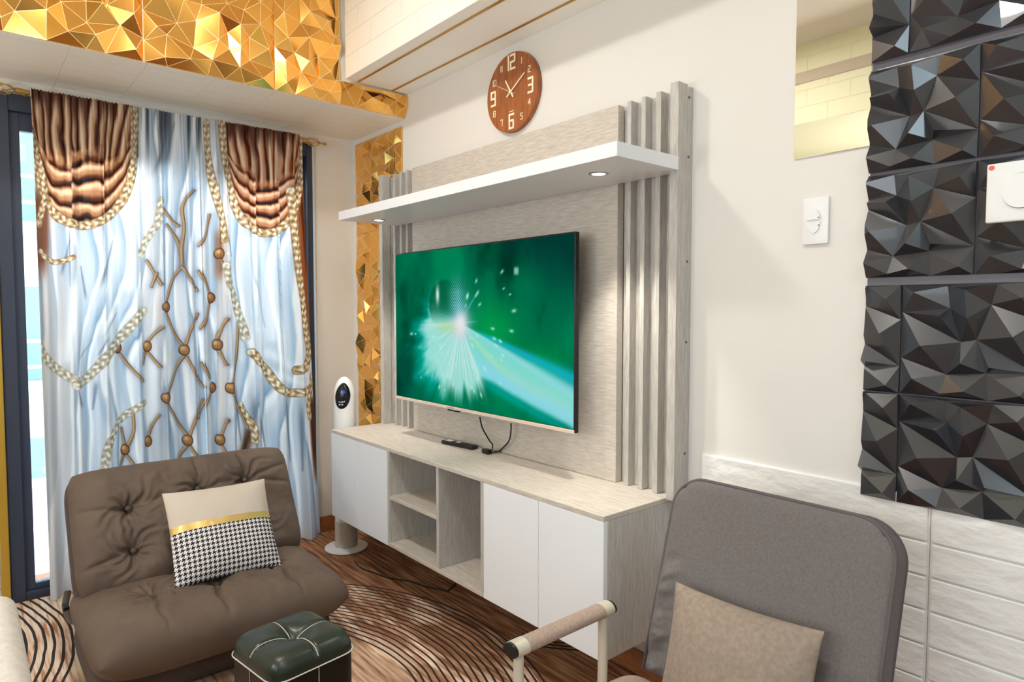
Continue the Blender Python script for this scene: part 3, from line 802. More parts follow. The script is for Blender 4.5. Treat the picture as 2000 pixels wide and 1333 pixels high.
tag(obj('fan_cord', tube(B(), curve_pts([tuple(p) for p in cp]), .0032, 8), MT['black'], smooth=True), 'black fan cord running across the floor under the cabinet', 'cable')

# ------------------------------------------------------------------ rug
def rug_mat():
    m, N, L, b = newmat('striped_wood_look_rug')
    b.inputs['Roughness'].default_value = .85
    tc = N.new('ShaderNodeTexCoord'); geo = N.new('ShaderNodeNewGeometry'); sp = N.new('ShaderNodeSeparateXYZ'); L.new(geo.outputs['Position'], sp.inputs[0])
    def M_(op, a, b_=None, c=None, clamp=False):
        n = N.new('ShaderNodeMath'); n.operation = op; n.use_clamp = clamp
        for i, q in enumerate((a, b_, c)):
            if q is None: continue
            if isinstance(q, (int, float)): n.inputs[i].default_value = q
            else: L.new(q, n.inputs[i])
        return n.outputs[0]
    x, y = sp.outputs[0], sp.outputs[1]
    no = N.new('ShaderNodeTexNoise'); no.inputs['Scale'].default_value = 4; no.inputs['Detail'].default_value = 2; L.new(geo.outputs['Position'], no.inputs['Vector'])
    wob = M_('MULTIPLY', M_('SUBTRACT', no.outputs['Fac'], .5), .022)
    def dist(cx, cy): return M_('SQRT', M_('ADD', M_('POWER', M_('SUBTRACT', x, cx), 2.0), M_('POWER', M_('SUBTRACT', y, cy), 2.0)))
    def band(d, r0, r1, pitch, duty):
        d = M_('ADD', d, wob)
        f = M_('FRACT', M_('DIVIDE', M_('SUBTRACT', d, r0), pitch)); ln = M_('LESS_THAN', f, duty)
        return M_('MULTIPLY', ln, M_('MULTIPLY', M_('GREATER_THAN', d, r0), M_('LESS_THAN', d, r1)))
    d1 = dist(1.45, -1.30); d2 = dist(.46, -2.72)
    l1 = M_('MULTIPLY', band(d1, .70, 1.125, .0250, .31), M_('GREATER_THAN', y, -1.2)); l2 = band(d2, .98, 1.285, .0285, .34)
    l2 = M_('MULTIPLY', l2, M_('LESS_THAN', x, .97))
    d3 = dist(1.25, .55); l3 = M_('MULTIPLY', band(d3, .62, .86, .022, .5), M_('GREATER_THAN', x, 1.62))
    # wood-like streaks
    mp = N.new('ShaderNodeMapping'); mp.inputs['Rotation'].default_value = (0, 0, math.radians(38)); mp.inputs['Scale'].default_value = (3, 46, 1); L.new(geo.outputs['Position'], mp.inputs[0])
    st = N.new('ShaderNodeTexNoise'); st.inputs['Scale'].default_value = 1.6; st.inputs['Detail'].default_value = 6; L.new(mp.outputs[0], st.inputs['Vector'])
    mp2 = N.new('ShaderNodeMapping'); mp2.inputs['Rotation'].default_value = (0, 0, math.radians(38)); mp2.inputs['Scale'].default_value = (1.4, 5, 1); L.new(geo.outputs['Position'], mp2.inputs[0])
    pt = N.new('ShaderNodeTexNoise'); pt.inputs['Scale'].default_value = 1.7; pt.inputs['Detail'].default_value = 3; L.new(mp2.outputs[0], pt.inputs['Vector'])
    def ramp(fac, cols):
        r = N.new('ShaderNodeValToRGB'); e = r.color_ramp.elements
        while len(e) < len(cols): e.new(.5)
        for i, (p, c) in enumerate(cols): e[i].position = p; e[i].color = lin(c)
        L.new(fac, r.inputs[0]); return r.outputs[0]
    def mix(f, a, c):
        n = N.new('ShaderNodeMix'); n.data_type = 'RGBA'
        if isinstance(f, (int, float)): n.inputs[0].default_value = f
        else: L.new(f, n.inputs[0])
        for i, q in ((6, a), (7, c)):
            if isinstance(q, tuple): n.inputs[i].default_value = q
            else: L.new(q, n.inputs[i])
        return n.outputs[2]
    brown = ramp(st.outputs['Fac'], ((.34, (102, 62, 38)), (.5, (146, 98, 64)), (.66, (188, 142, 106))))
    pale = ramp(st.outputs['Fac'], ((.36, (176, 116, 76)), (.47, (222, 190, 160)), (.62, (236, 216, 196))))
    inner = M_('MULTIPLY', M_('SUBTRACT', .80, d1), 8.0, None, True)
    left = M_('MULTIPLY', M_('SUBTRACT', .98, x), 6.0, None, True); left = M_('MULTIPLY', left, M_('MULTIPLY', M_('SUBTRACT', -1.33, y), 8.0, None, True))
    pf = M_('MULTIPLY', M_('SUBTRACT', pt.outputs['Fac'], .50), 9.0, None, True)
    palef = M_('MAXIMUM', M_('MULTIPLY', inner, M_('ADD', pf, .35, None, True)), M_('MAXIMUM', left, M_('MULTIPLY', pf, M_('MULTIPLY', M_('GREATER_THAN', y, -1.2), M_('LESS_THAN', M_('ABSOLUTE', M_('SUBTRACT', d1, .92)), .17)))))
    base = mix(palef, brown, pale)
    lines = M_('MAXIMUM', M_('MAXIMUM', l1, l2), l3)
    fin = mix(lines, base, lin((34, 22, 22)))
    L.new(fin, b.inputs['Base Color'])
    bp = N.new('ShaderNodeBump'); bp.inputs['Distance'].default_value = .001; L.new(st.outputs['Fac'], bp.inputs['Height']); L.new(bp.outputs[0], b.inputs['Normal'])
    return m


rugbm = box(B(), .030, 3.6, -2.35, -.022, .0004, .0058, .002, 2)
tag(obj('rug', rugbm, rug_mat()), 'large brown wood-look rug with curved black lines', 'rug')

# ------------------------------------------------------------------ curtains
def L_(pts): return [(float(a), float(b)) for a, b in pts]
SWAG_L = L_([(62, 288), (72, 345), (92, 395), (118, 428), (150, 440), (182, 438), (212, 422), (238, 392), (254, 350), (262, 300), (262, 180)])
SWAG_R = L_([(430, 215), (437, 300), (446, 355), (458, 400), (474, 432), (498, 450), (525, 456), (550, 444), (570, 418), (582, 380), (590, 330), (594, 240)])
ROPES = [(SWAG_L, 8.5, 0), (SWAG_R, 8.0, 0), (L_([(60, 270), (74, 315), (84, 352), (88, 385), (80, 412), (74, 440)]), 7, 0), (L_([(262, 200), (265, 240), (262, 300), (250, 352)]), 6, 0),
         (L_([(78, 492), (90, 505), (106, 512), (124, 510), (140, 504)]), 5, 0), (L_([(66, 655), (80, 688), (100, 712), (124, 730), (148, 744)]), 9, 1), (L_([(148, 752), (172, 738), (200, 706), (222, 676), (248, 645), (280, 606)]), 9, 1),
         (L_([(276, 498), (282, 476), (294, 456), (306, 436), (312, 392)]), 6.5, 1), (L_([(202, 925), (206, 890), (214, 858), (228, 832), (250, 808), (280, 787)]), 6.5, 1),
         (L_([(402, 240), (406, 300), (412, 340), (420, 380), (430, 425), (434, 470)]), 6, 0), (L_([(440, 520), (448, 560), (462, 600), (474, 636), (478, 660)]), 8, 1),
         (L_([(564, 375), (570, 420), (576, 480), (582, 540), (590, 600), (598, 650), (604, 690), (596, 715), (578, 724)]), 8.5, 0), (L_([(490, 688), (504, 705), (520, 722), (534, 745), (546, 760), (566, 768), (590, 766), (612, 756)]), 8, 0),
         (L_([(612, 735), (608, 760), (600, 790), (604, 815)]), 6, 0), (L_([(588, 250), (592, 300), (590, 350), (580, 400)]), 6, 0), (L_([(470, 790), (484, 815), (494, 836), (496, 860)]), 5.5, 0)]
BUTTONS = [(322, 600), (288, 677), (230, 680), (359, 684), (322, 776), (289, 863), (245, 880), (366, 860), (413, 582), (427, 496), (425, 674), (416, 758), (447, 757), (431, 860)]
STRAPS = [[(310, 400), (330, 424), (348, 442)], [(325, 440), (344, 464), (352, 498), (354, 522)], [(380, 372), (362, 388), (353, 410), (357, 445), (353, 482), (354, 522)], [(354, 522), (336, 550), (322, 592)], [(354, 522), (370, 546), (386, 568)],
          [(287, 510), (300, 532), (312, 556)], [(322, 612), (336, 642), (357, 676)], [(387, 614), (370, 645), (360, 675)], [(314, 640), (300, 654), (289, 668)], [(290, 690), (312, 716)], [(358, 696), (342, 728), (326, 766)], [(363, 698), (380, 730), (397, 756)],
          [(236, 692), (252, 716), (278, 744)], [(325, 790), (345, 820), (365, 850)], [(397, 782), (380, 816), (369, 850)], [(311, 812), (297, 834), (290, 854)], [(238, 838), (246, 872)], [(259, 808), (260, 842), (251, 872)], [(243, 892), (232, 918)], [(250, 892), (266, 914)],
          [(364, 872), (350, 898)], [(370, 872), (386, 898)], [(411, 420), (402, 458), (388, 480)], [(388, 530), (402, 555), (412, 576)], [(410, 592), (402, 622), (392, 642)], [(426, 505), (438, 524)], [(440, 624), (428, 650), (424, 668)], [(427, 684), (440, 712)],
          [(394, 710), (408, 738)], [(410, 770), (395, 796), (386, 815)], [(450, 768), (468, 802), (486, 836)], [(466, 630), (461, 700), (450, 745)], [(443, 820), (432, 852)], [(434, 872), (446, 896)], [(283, 690), (279, 710)], [(305, 535), (296, 560)]]


def poly_dist(u, v, pts):
    best = np.full(u.shape, 1e9); along = np.zeros(u.shape); acc = 0; side = np.zeros(u.shape)
    for (a, b), (c, d) in zip(pts, pts[1:]):
        ds, t = seg_dist(u, v, a, b, c, d); L0 = math.hypot(c - a, d - b); k = ds < best
        best = np.where(k, ds, best); along = np.where(k, acc + t * L0, along)
        side = np.where(k, np.sign((c - a) * (v - b) - (d - b) * (u - a)), side); acc += L0
    return best, along, side


FOLDS = [141, 204, 275, 314, 386, 424, 441, 500, 548]


def fold_id(u, v):
    uu = u - (v - 600) * .012
    k = np.zeros(u.shape); t = np.zeros(u.shape); ed = [56] + FOLDS + [640]
    for i in range(len(ed) - 1):
        m_ = (uu >= ed[i]) & (uu < ed[i + 1]); k = np.where(m_, i, k); t = np.where(m_, (uu - ed[i]) / (ed[i + 1] - ed[i]), t)
    return k, t


def saw(x, soft=.12):
    f = x - np.floor(x); return np.where(f < 1 - soft, f / (1 - soft), (1 - f) / soft)


def curtain_print(u, v):
    A = np.zeros(u.shape + (3,)); k_, t_ = fold_id(u, v)
    # pale satin painted with long swooping folds; every cloth pleat shows another piece of them
    dl = smooth(120, 210, u) * smooth(330, 230, u) * smooth(380, 620, v) * smooth(860, 640, v)
    dr = smooth(420, 490, u) * smooth(660, 560, u) * smooth(400, 640, v) * smooth(860, 640, v)
    wv = u + 14 * np.sin(v / 150.0 + k_) + dl * .34 * (v - 600) - dr * .26 * (v - 620) + k_ * 37
    sw_ = saw(wv / 31.0 + 1.3 * fbm(u / 60.0, v / 260.0, 21)); n1 = fbm(wv / 22.0, v / 300.0, 5, 3)
    A = mixc(A, (228, 233, 238), np.ones(u.shape)); A = mixc(A, (184, 206, 222), smooth(.45, 1.0, sw_) * smooth(.25, .6, n1) * .95); A = mixc(A, (254, 254, 253), smooth(.38, .05, sw_) * .9)
    A = mixc(A, (150, 170, 190), smooth(.90, 1.0, sw_) * smooth(.45, .7, n1) * .65)
    A = mixc(A, (222, 214, 210), (k_ == 3) * smooth(260, 330, v) * .35 + (k_ == 6) * .5 + (k_ == 0) * smooth(470, 620, v) * .4)
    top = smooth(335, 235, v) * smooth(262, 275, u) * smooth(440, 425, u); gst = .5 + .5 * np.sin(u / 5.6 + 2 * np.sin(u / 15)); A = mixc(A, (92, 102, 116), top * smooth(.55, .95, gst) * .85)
    # painted dark slashes between gathered folds
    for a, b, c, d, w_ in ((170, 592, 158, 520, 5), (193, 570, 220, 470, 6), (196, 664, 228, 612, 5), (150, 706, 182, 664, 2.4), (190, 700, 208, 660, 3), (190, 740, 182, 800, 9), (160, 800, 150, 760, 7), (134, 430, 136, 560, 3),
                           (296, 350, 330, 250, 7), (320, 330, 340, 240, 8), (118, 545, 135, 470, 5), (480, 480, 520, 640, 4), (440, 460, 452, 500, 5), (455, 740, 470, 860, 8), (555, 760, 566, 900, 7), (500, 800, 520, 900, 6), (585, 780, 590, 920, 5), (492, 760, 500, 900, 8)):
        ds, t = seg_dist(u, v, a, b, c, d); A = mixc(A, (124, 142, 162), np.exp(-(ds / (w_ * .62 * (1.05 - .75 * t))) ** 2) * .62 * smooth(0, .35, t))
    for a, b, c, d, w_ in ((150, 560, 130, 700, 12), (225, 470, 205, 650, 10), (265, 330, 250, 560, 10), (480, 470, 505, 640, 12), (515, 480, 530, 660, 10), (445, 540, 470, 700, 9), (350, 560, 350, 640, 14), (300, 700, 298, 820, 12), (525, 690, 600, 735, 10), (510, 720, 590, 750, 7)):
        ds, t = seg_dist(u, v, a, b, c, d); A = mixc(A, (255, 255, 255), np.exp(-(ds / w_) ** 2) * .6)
    # brown bands at the far left and the far right
    lb = smooth(96, 78, u - (v - 380) * .02) * smooth(350, 400, v) * smooth(560, 500, v) + smooth(108, 84, u) * smooth(395, 420, v) * smooth(520, 470, v) * .6
    A = mixc(A, (158, 104, 78), np.clip(lb, 0, 1) * .9)
    rb = smooth(-4, 4, u - np.interp(v, [330, 420, 540, 640, 690, 720], [592, 580, 588, 604, 612, 640])) * smooth(330, 380, v) * smooth(720, 690, v)
    rb2 = smooth(596, 606, u - (v - 770) * .06) * smooth(770, 790, v)
    fold = .5 + .5 * np.sin((u - v * .12) / 5.0)
    A = mixc(A, (186, 122, 76), rb); A = mixc(A, (112, 62, 34), rb * smooth(.55, 1, fold) * .8); A = mixc(A, (142, 84, 44), rb2 * smooth(960, 860, v)); A = mixc(A, (96, 52, 36), rb2 * smooth(.5, 1, fold) * smooth(960, 860, v) * .7)
    A = mixc(A, (178, 130, 96), smooth(12, 0, np.abs(u - 396)) * smooth(0, 1, 0 * u) if False else np.exp(-((u - 427) / 7.0) ** 2) * smooth(440, 470, v) * smooth(560, 520, v) * .8)
    A = mixc(A, (110, 70, 44), np.exp(-((seg_dist(u, v, 490, 845, 470, 905)[0]) / 9.0) ** 2) * .9)
    # swags
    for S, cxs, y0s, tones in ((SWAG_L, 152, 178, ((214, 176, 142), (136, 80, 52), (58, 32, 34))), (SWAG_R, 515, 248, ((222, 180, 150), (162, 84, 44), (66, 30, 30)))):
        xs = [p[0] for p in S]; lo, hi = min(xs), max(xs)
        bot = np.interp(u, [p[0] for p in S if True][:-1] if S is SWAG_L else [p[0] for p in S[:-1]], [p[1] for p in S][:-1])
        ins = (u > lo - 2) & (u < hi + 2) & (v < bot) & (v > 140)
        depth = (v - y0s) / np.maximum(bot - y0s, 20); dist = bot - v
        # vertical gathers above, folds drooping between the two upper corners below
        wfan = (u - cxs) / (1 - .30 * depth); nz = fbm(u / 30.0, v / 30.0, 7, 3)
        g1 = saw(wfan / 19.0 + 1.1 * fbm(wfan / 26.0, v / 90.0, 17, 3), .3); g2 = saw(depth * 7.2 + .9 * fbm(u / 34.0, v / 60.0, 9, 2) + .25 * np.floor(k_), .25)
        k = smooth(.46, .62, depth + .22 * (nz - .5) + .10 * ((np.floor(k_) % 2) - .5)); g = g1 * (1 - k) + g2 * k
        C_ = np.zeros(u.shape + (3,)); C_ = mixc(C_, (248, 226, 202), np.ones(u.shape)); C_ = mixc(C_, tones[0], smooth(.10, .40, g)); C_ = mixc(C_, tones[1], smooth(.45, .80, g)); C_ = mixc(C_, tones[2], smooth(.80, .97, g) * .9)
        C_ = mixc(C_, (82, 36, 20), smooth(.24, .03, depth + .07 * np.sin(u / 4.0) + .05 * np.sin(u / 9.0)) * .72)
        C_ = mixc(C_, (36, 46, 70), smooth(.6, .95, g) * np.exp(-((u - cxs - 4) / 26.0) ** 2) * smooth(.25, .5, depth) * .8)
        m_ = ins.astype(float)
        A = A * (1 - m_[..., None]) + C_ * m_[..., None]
    # straps
    for s in STRAPS:
        ds, al, sd = poly_dist(u, v, [(p.x, p.y) for p in curve_pts([(a_, b_, 0) for a_, b_ in s], 4)]); w_ = 2.7
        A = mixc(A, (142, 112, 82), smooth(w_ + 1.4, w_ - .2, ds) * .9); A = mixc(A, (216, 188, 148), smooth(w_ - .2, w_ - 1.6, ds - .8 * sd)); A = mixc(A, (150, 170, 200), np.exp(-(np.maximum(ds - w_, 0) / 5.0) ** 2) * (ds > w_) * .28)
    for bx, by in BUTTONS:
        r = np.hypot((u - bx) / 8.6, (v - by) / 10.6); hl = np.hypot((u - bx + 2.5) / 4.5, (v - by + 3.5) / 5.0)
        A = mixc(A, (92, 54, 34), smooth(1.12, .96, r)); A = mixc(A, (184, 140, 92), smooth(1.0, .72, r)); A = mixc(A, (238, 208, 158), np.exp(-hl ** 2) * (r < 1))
    # braided ropes
    for pts, w_, lt in ROPES:
        pts = [(p.x, p.y) for p in curve_pts([(a_, b_, 0) for a_, b_ in pts], 3)]
        ds, al, sd = poly_dist(u, v, pts); s = ds * sd
        m_ = smooth(w_ + 1.0, w_ - .6, ds)
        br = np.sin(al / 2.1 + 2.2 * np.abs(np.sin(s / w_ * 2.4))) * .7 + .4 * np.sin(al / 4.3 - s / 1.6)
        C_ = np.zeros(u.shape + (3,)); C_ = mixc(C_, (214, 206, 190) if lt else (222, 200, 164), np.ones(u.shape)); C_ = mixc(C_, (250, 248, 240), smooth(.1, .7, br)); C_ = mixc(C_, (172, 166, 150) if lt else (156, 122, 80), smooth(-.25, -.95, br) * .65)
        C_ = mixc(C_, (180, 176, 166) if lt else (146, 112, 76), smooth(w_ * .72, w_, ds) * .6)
        A = A * (1 - m_[..., None]) + C_ * m_[..., None]
    return A


CX_ = .095


def curtain(y0, y1, yb0, yb1, z0, z1, nu, nv, seed, name, label, flip):
    c = thing(name, (CX_, (y0 + y1) / 2, z0), label, 'curtain', 'printed curtains on the balcony door')
    U, V = np.meshgrid(np.linspace(0, 1, nu), np.linspace(0, 1, nv), indexing='ij')
    Z = z1[0] * (1 - U) + z1[1] * U; Z = Z - V * (Z - z0)
    Yt = y0 + U * (y1 - y0); Yb = yb0 + U * (yb1 - yb0); Y = Yt * (1 - V) + Yb * V
    ph = U * (y1 - y0) * 100
    w1 = np.sin(ph * .55 + seed + .5 * np.sin(V * 3 + seed)) ; w2 = np.sin(ph * 1.35 + 2 * seed + .8 * V)
    amp = (.018 + .012 * V) * (.25 + .75 * smooth(0, .12, V))
    X = CX_ + .006 + amp * w1 + .007 * w2 * smooth(0, .1, V) + .003 * np.sin(ph * 3.3 + seed) * (1 - V) ** 3
    k_, t_ = fold_id(*pix(np.stack([np.full_like(Y, CX_), Y, Z], -1)))
    X = X + .020 * smooth(.02, .12, V) * (1 - t_) ** 2.2
    # tight gathers at the heading
    X = X + .004 * np.sin(ph * 5.2) * np.exp(-V * 22) + .010 * smooth(.75, 1, V) * np.sin(ph * .3)
    Y = Y + .006 * np.cos(ph * .55 + seed) * (0.3 + V)
    Z = Z + .0014 * np.sin(ph * 5.2) * np.exp(-V * 60)
    P = np.stack([X, Y, Z], -1)
    flat = np.stack([np.full_like(Y, CX_), Y, Z], -1)
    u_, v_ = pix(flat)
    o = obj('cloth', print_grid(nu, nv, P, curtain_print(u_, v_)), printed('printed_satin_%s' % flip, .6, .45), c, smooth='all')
    sd = o.modifiers.new('thickness', 'SOLIDIFY'); sd.thickness = .0012; sd.offset = 0
    return c


yl, yr = atx(58, 172, CX_)[1], atx(588, 262, CX_)[1]
ym = atx(386, 300, CX_)[1]
ybl, ybr = atx(95, 1171, CX_)[1], atx(628, 1035, CX_)[1]
ymb = atx(405, 900, CX_)[1]
curtain(yl, ym + .003, ybl, ymb + .003, .018, (2.158, 2.163), 420, 880, 1.0, 'curtain', 'left printed curtain, brown swag and tufted lattice on pale blue satin', 'left')
curtain(ym - .001, yr, ymb - .001, ybr, .018, (2.163, 2.167), 260, 880, 2.3, 'curtain', 'right printed curtain with white rope tieback, next to the cream wall', 'right')
rod = thing('curtain_rod', (.0785, -.92, 2.13), 'brass curtain rod with twisted cage finials', 'curtain rod')
ZR = 2.146; RX = .0785
obj('pole', tube(B(), [(RX, -1.515, ZR), (RX, -.335, ZR)], .0095, 14), MT['brass'], rod, smooth=True)


def finial(y, s):
    bm = B()
    for k in range(5):
        a0 = 2 * math.pi * k / 5; pts = []
        for j in range(17):
            t = j / 16; rr = .020 * math.sin(math.pi * t) ** .8 + .002; a = a0 + 1.6 * t
            pts.append((RX + rr * math.cos(a), y + s * (.025 + .075 * t), ZR + rr * math.sin(a)))
        tube(bm, pts, .0026, 6)
    tube(bm, [(RX, y, ZR), (RX, y + s * .026, ZR)], .012, 14); tube(bm, [(RX, y + s * .098, ZR), (RX, y + s * .118, ZR), (RX, y + s * .130, ZR), (RX, y + s * .140, ZR)], [.004, .005, .009, .005], 12)
    obj('finial', bm, MT['brass'], rod, smooth=True)


finial(-.336, 1); finial(-1.514, -1)
for yy in (-1.50, -.352):
    obj('bracket', tube(B(), [(.0008, yy, ZR), (RX - .008, yy, ZR)], .006, 10), MT['brass'], rod, smooth=True)

# gold framed beaded moulding at the far left edge
gm = thing('gold_moulding', (.03, -1.64, .02), 'narrow gold moulding with white beads, left of the balcony door', 'moulding')
obj('strip', box(B(), .0, .028, -1.642, -1.612, .0, 1.45, .003, 2), mat('gold_paint', (206, 168, 66), .35, .5), gm)
bd = B()
for k in range(40):
    t = bmesh.new(); bmesh.ops.create_uvsphere(t, u_segments=10, v_segments=6, radius=.007); merge(bd, t, Matrix.Translation((.020, -1.651, .07 + k * .018)))
obj('beading', bd, MT['whiteplastic'], gm, smooth='all')['kind'] = 'stuff'

# ------------------------------------------------------------------ soft furniture
def cushion_arrays(w, h, t, n=(90, 90), p=5.0, q=2.2, top=None, side=0.0):
    """two sheets (front, back) of a plump rectangular cushion centred at 0 in (a,b), thickness along c"""
    s = np.linspace(-1, 1, n[0]); r = np.linspace(-1, 1, n[1])
    s = np.sin(s * math.pi / 2) * .6 + s * .4; r = np.sin(r * math.pi / 2) * .6 + r * .4
    S, R = np.meshgrid(s, r, indexing='ij')
    f = np.clip(1 - np.abs(S) ** p, 0, 1) ** (1 / q) * np.clip(1 - np.abs(R) ** p, 0, 1) ** (1 / q)
    a = S * w / 2; b = R * h / 2
    if side:   # pulled-in sides between pointed corners
        a = a * (1 - side * (1 - R ** 2)); b = b * (1 - side * (1 - S ** 2))
    else:      # rounded outline
        k = .10; a = a * (1 - k * np.abs(R) ** 8 * .5); b = b * (1 - k * np.abs(S) ** 8 * .5)
    c = f * t / 2
    d = top(a, b, S, R) if top is not None else 0
    return a, b, c + d * f, -c, S, R


def cushion_bm(fr, *args, **kw):
    """fr(a,b,c)->world arrays"""
    a, b, c1, c2, S, R = cushion_arrays(*args, **kw)
    bm = bmesh.new()
    for c in (c1, c2):
        P = fr(a, b, c); grid_mesh(bm, P)
    bmesh.ops.remove_doubles(bm, verts=list(bm.verts), dist=2e-5)
    return bm


def frame(O, ax, bx, cxv):
    O, ax, bx, cxv = [np.array(q, float) for q in (O, ax, bx, cxv)]
    return lambda a, b, c: O + a[..., None] * ax + b[..., None] * bx + c[..., None] * cxv


def tufts(spots, depth, rad, folds=7, seed=0, creases=()):
    def f(a, b, S, R):
        d = np.zeros(a.shape)
        for k, (x, y) in enumerate(spots):
            dx, dy = a - x, b - y; r = np.hypot(dx, dy); th = np.arctan2(dy, dx) + .25 * np.sin(r * 40 + k)
            d -= depth * np.exp(-(r / rad) ** 1.2)
            rr = random.Random(seed * 10 + k)
            for q in range(folds):
                t0 = 2 * math.pi * (q + rr.uniform(-.3, .3)) / folds; dt = (th - t0 + math.pi) % (2 * math.pi) - math.pi
                wd = .005 + .05 * r; ln = rr.uniform(.045, .10)
                d -= rr.uniform(.006, .013) * np.exp(-(dt * r / wd) ** 2) * np.exp(-(r / ln) ** 2) * (np.abs(dt) < 1.3)
                d += .004 * np.exp(-((np.abs(dt) * r - 2.0 * wd) / wd) ** 2) * np.exp(-((r - ln * .5) / ln) ** 2) * (np.abs(dt) < 1.3)
        for x0, y0, x1, y1, dp, wd in creases:
            ds, t = seg_dist(a + .006 * np.sin(b * 40), b, x0, y0, x1, y1); d -= dp * np.exp(-(ds / wd) ** 1.5) * np.sin(np.pi * np.clip(t * .9 + .1, 0, 1)) ** .5
        d += .019 * (fbm(a * 7 + seed, b * 7, 3 + seed) - .5) * 2 + .003 * (fbm(a * 24 + seed, b * 24, 13 + seed) - .5)
        return d
    return f


fab = mat('brown_microfibre', (94, 78, 67), .72, noise=(7, (106, 89, 76)), bump=(900, .0003))
fab_d = mat('brown_microfibre_base', (82, 70, 64), .75, bump=(900, .0003))
sofa = thing('lounge_sofa', (.95, -1.075, 0.006), 'low armless brown tufted sofa in front of the curtains', 'sofa')
SY0, SY1 = -1.470, -.680; SYC = (SY0 + SY1) / 2; SW = SY1 - SY0
# seat: a along y, b along x (front = +), c up
fr = frame((.985, SYC, .205), (0, 1, 0), (1, 0, .0), (0, 0, 1))
seat_sp = [(-.20, .03), (.0, .06), (.20, .04), (-.20, -.20), (.20, -.20)]
bm = cushion_bm(fr, SW + .03, .62, .205, n=(230, 190), p=6, q=2.0, top=tufts(seat_sp, .048, .042, 7, 1, ((-.02, .06, -.03, .30, .022, .009), (.20, .04, .22, .30, .018, .008), (-.20, .03, -.21, .30, .012, .008), (-.20, -.2, 0, .06, .010, .012), (0, .06, .2, -.2, .010, .012))))
obj('seat', bm, fab, sofa, smooth='all')
# back: leans away; a along y, b up the back, c towards the room
bu = np.array([-.215, 0, .385]); bu /= np.linalg.norm(bu); bn = np.cross([0, 1, 0], bu); bn = bn if bn[0] > 0 else -bn
fr2 = frame(np.array([.748, SYC, .455]) - bn * .0, (0, 1, 0), bu, bn)
bsp = [(-.22, .055), (0.02, .085), (.20, .09), (-.22, -.10), (.02, -.09), (.20, -.09)]
bm = cushion_bm(fr2, SW, .46, .155, n=(230, 160), p=6, q=2.0, top=tufts(bsp, .050, .042, 7, 4, ((-.22, .055, -.22, -.10, .012, .012), (.02, .085, .03, .23, .016, .007), (.20, .09, .19, .23, .016, .007), (-.22, .055, -.39, .07, .010, .010), (-.22, -.10, -.39, -.14, .014, .009), (.20, .09, .39, .05, .014, .009), (.2, .09, .39, .14, .010, .009), (-.22, .055, .02, .085, .008, .014), (.02, .085, .2, .09, .008, .014))))
obj('backrest', bm, fab, sofa, smooth='all')
fr3 = frame(np.array([.695, SYC, .415]), (0, 1, 0), bu, bn)
bm = cushion_bm(fr3, SW + .01, .47, .12, n=(60, 60), p=9, q=3); obj('back_shell', bm, fab_d, sofa, smooth='all')
fr4 = frame((.885, SYC, .056), (0, 1, 0), (1, 0, 0), (0, 0, 1))
bm = cushion_bm(fr4, SW - .005, .56, .098, n=(60, 60), p=14, q=5); obj('base', bm, fab_d, sofa, smooth='all')
bt_ = B(); box(bt_, .655, .700, SY0 - .026, SY0 - .006, .175, .195, .004, 2)
obj('strap', tube(B(), curve_pts([(.63, SY0 - .002, .225), (.655, SY0 - .012, .200), (.69, SY0 - .016, .180), (.76, SY0 - .012, .168), (.83, SY0 - .002, .18)]), .011, 8, flat=.35), fab_d, sofa, smooth='all')
obj('buckle', bt_, MT['black'], sofa)
for k, (x, y) in enumerate(seat_sp):
    P = fr(np.array([x]), np.array([y]), np.array([.072]))[0]
    t = bmesh.new(); bmesh.ops.create_uvsphere(t, u_segments=16, v_segments=8, radius=.011); q = B(); merge(q, t, Matrix.Translation(P) @ Matrix.Diagonal((1, 1, .5, 1)))
    obj('button', q, fab_d, sofa, smooth='all')
for k, (x, y) in enumerate(bsp):
    P = fr2(np.array([x]), np.array([y]), np.array([.046]))[0]
    t = bmesh.new(); bmesh.ops.create_uvsphere(t, u_segments=16, v_segments=8, radius=.011); q = B(); merge(q, t, Matrix.Translation(P))
    obj('button', q, fab_d, sofa, smooth='all')


# scatter cushion with houndstooth
def cushion_uv_mesh(fr, w, h, t, n, p, q, side, top=None, band=None, off=0.0):
    a, b, c1, c2, S, R = cushion_arrays(w, h, t, n, p, q, top, side)
    if band is not None:
        k = (R >= band[0]) & (R <= band[1]); cols = np.where(k[n[0] // 2])[0]; a, b, c1, c2, R, S = [z[:, cols] for z in (a, b, c1, c2, R, S)]
    bm = bmesh.new(); uvl = bm.loops.layers.uv.new('UVMap')
    for c, sg in ((c1 + off, 1), (c2 - off, -1)):
        P = fr(a, b, c); V = grid_mesh(bm, P)
    bm.verts.ensure_lookup_table(); bm.verts.index_update()
    nn = a.size; fa, fb_ = a.reshape(-1), b.reshape(-1)
    for f in bm.faces:
        for l in f.loops: i = l.vert.index % nn; l[uvl].uv = (fa[i] + .5, fb_[i] + .5)
    bmesh.ops.remove_doubles(bm, verts=list(bm.verts), dist=2e-5)
    return bm


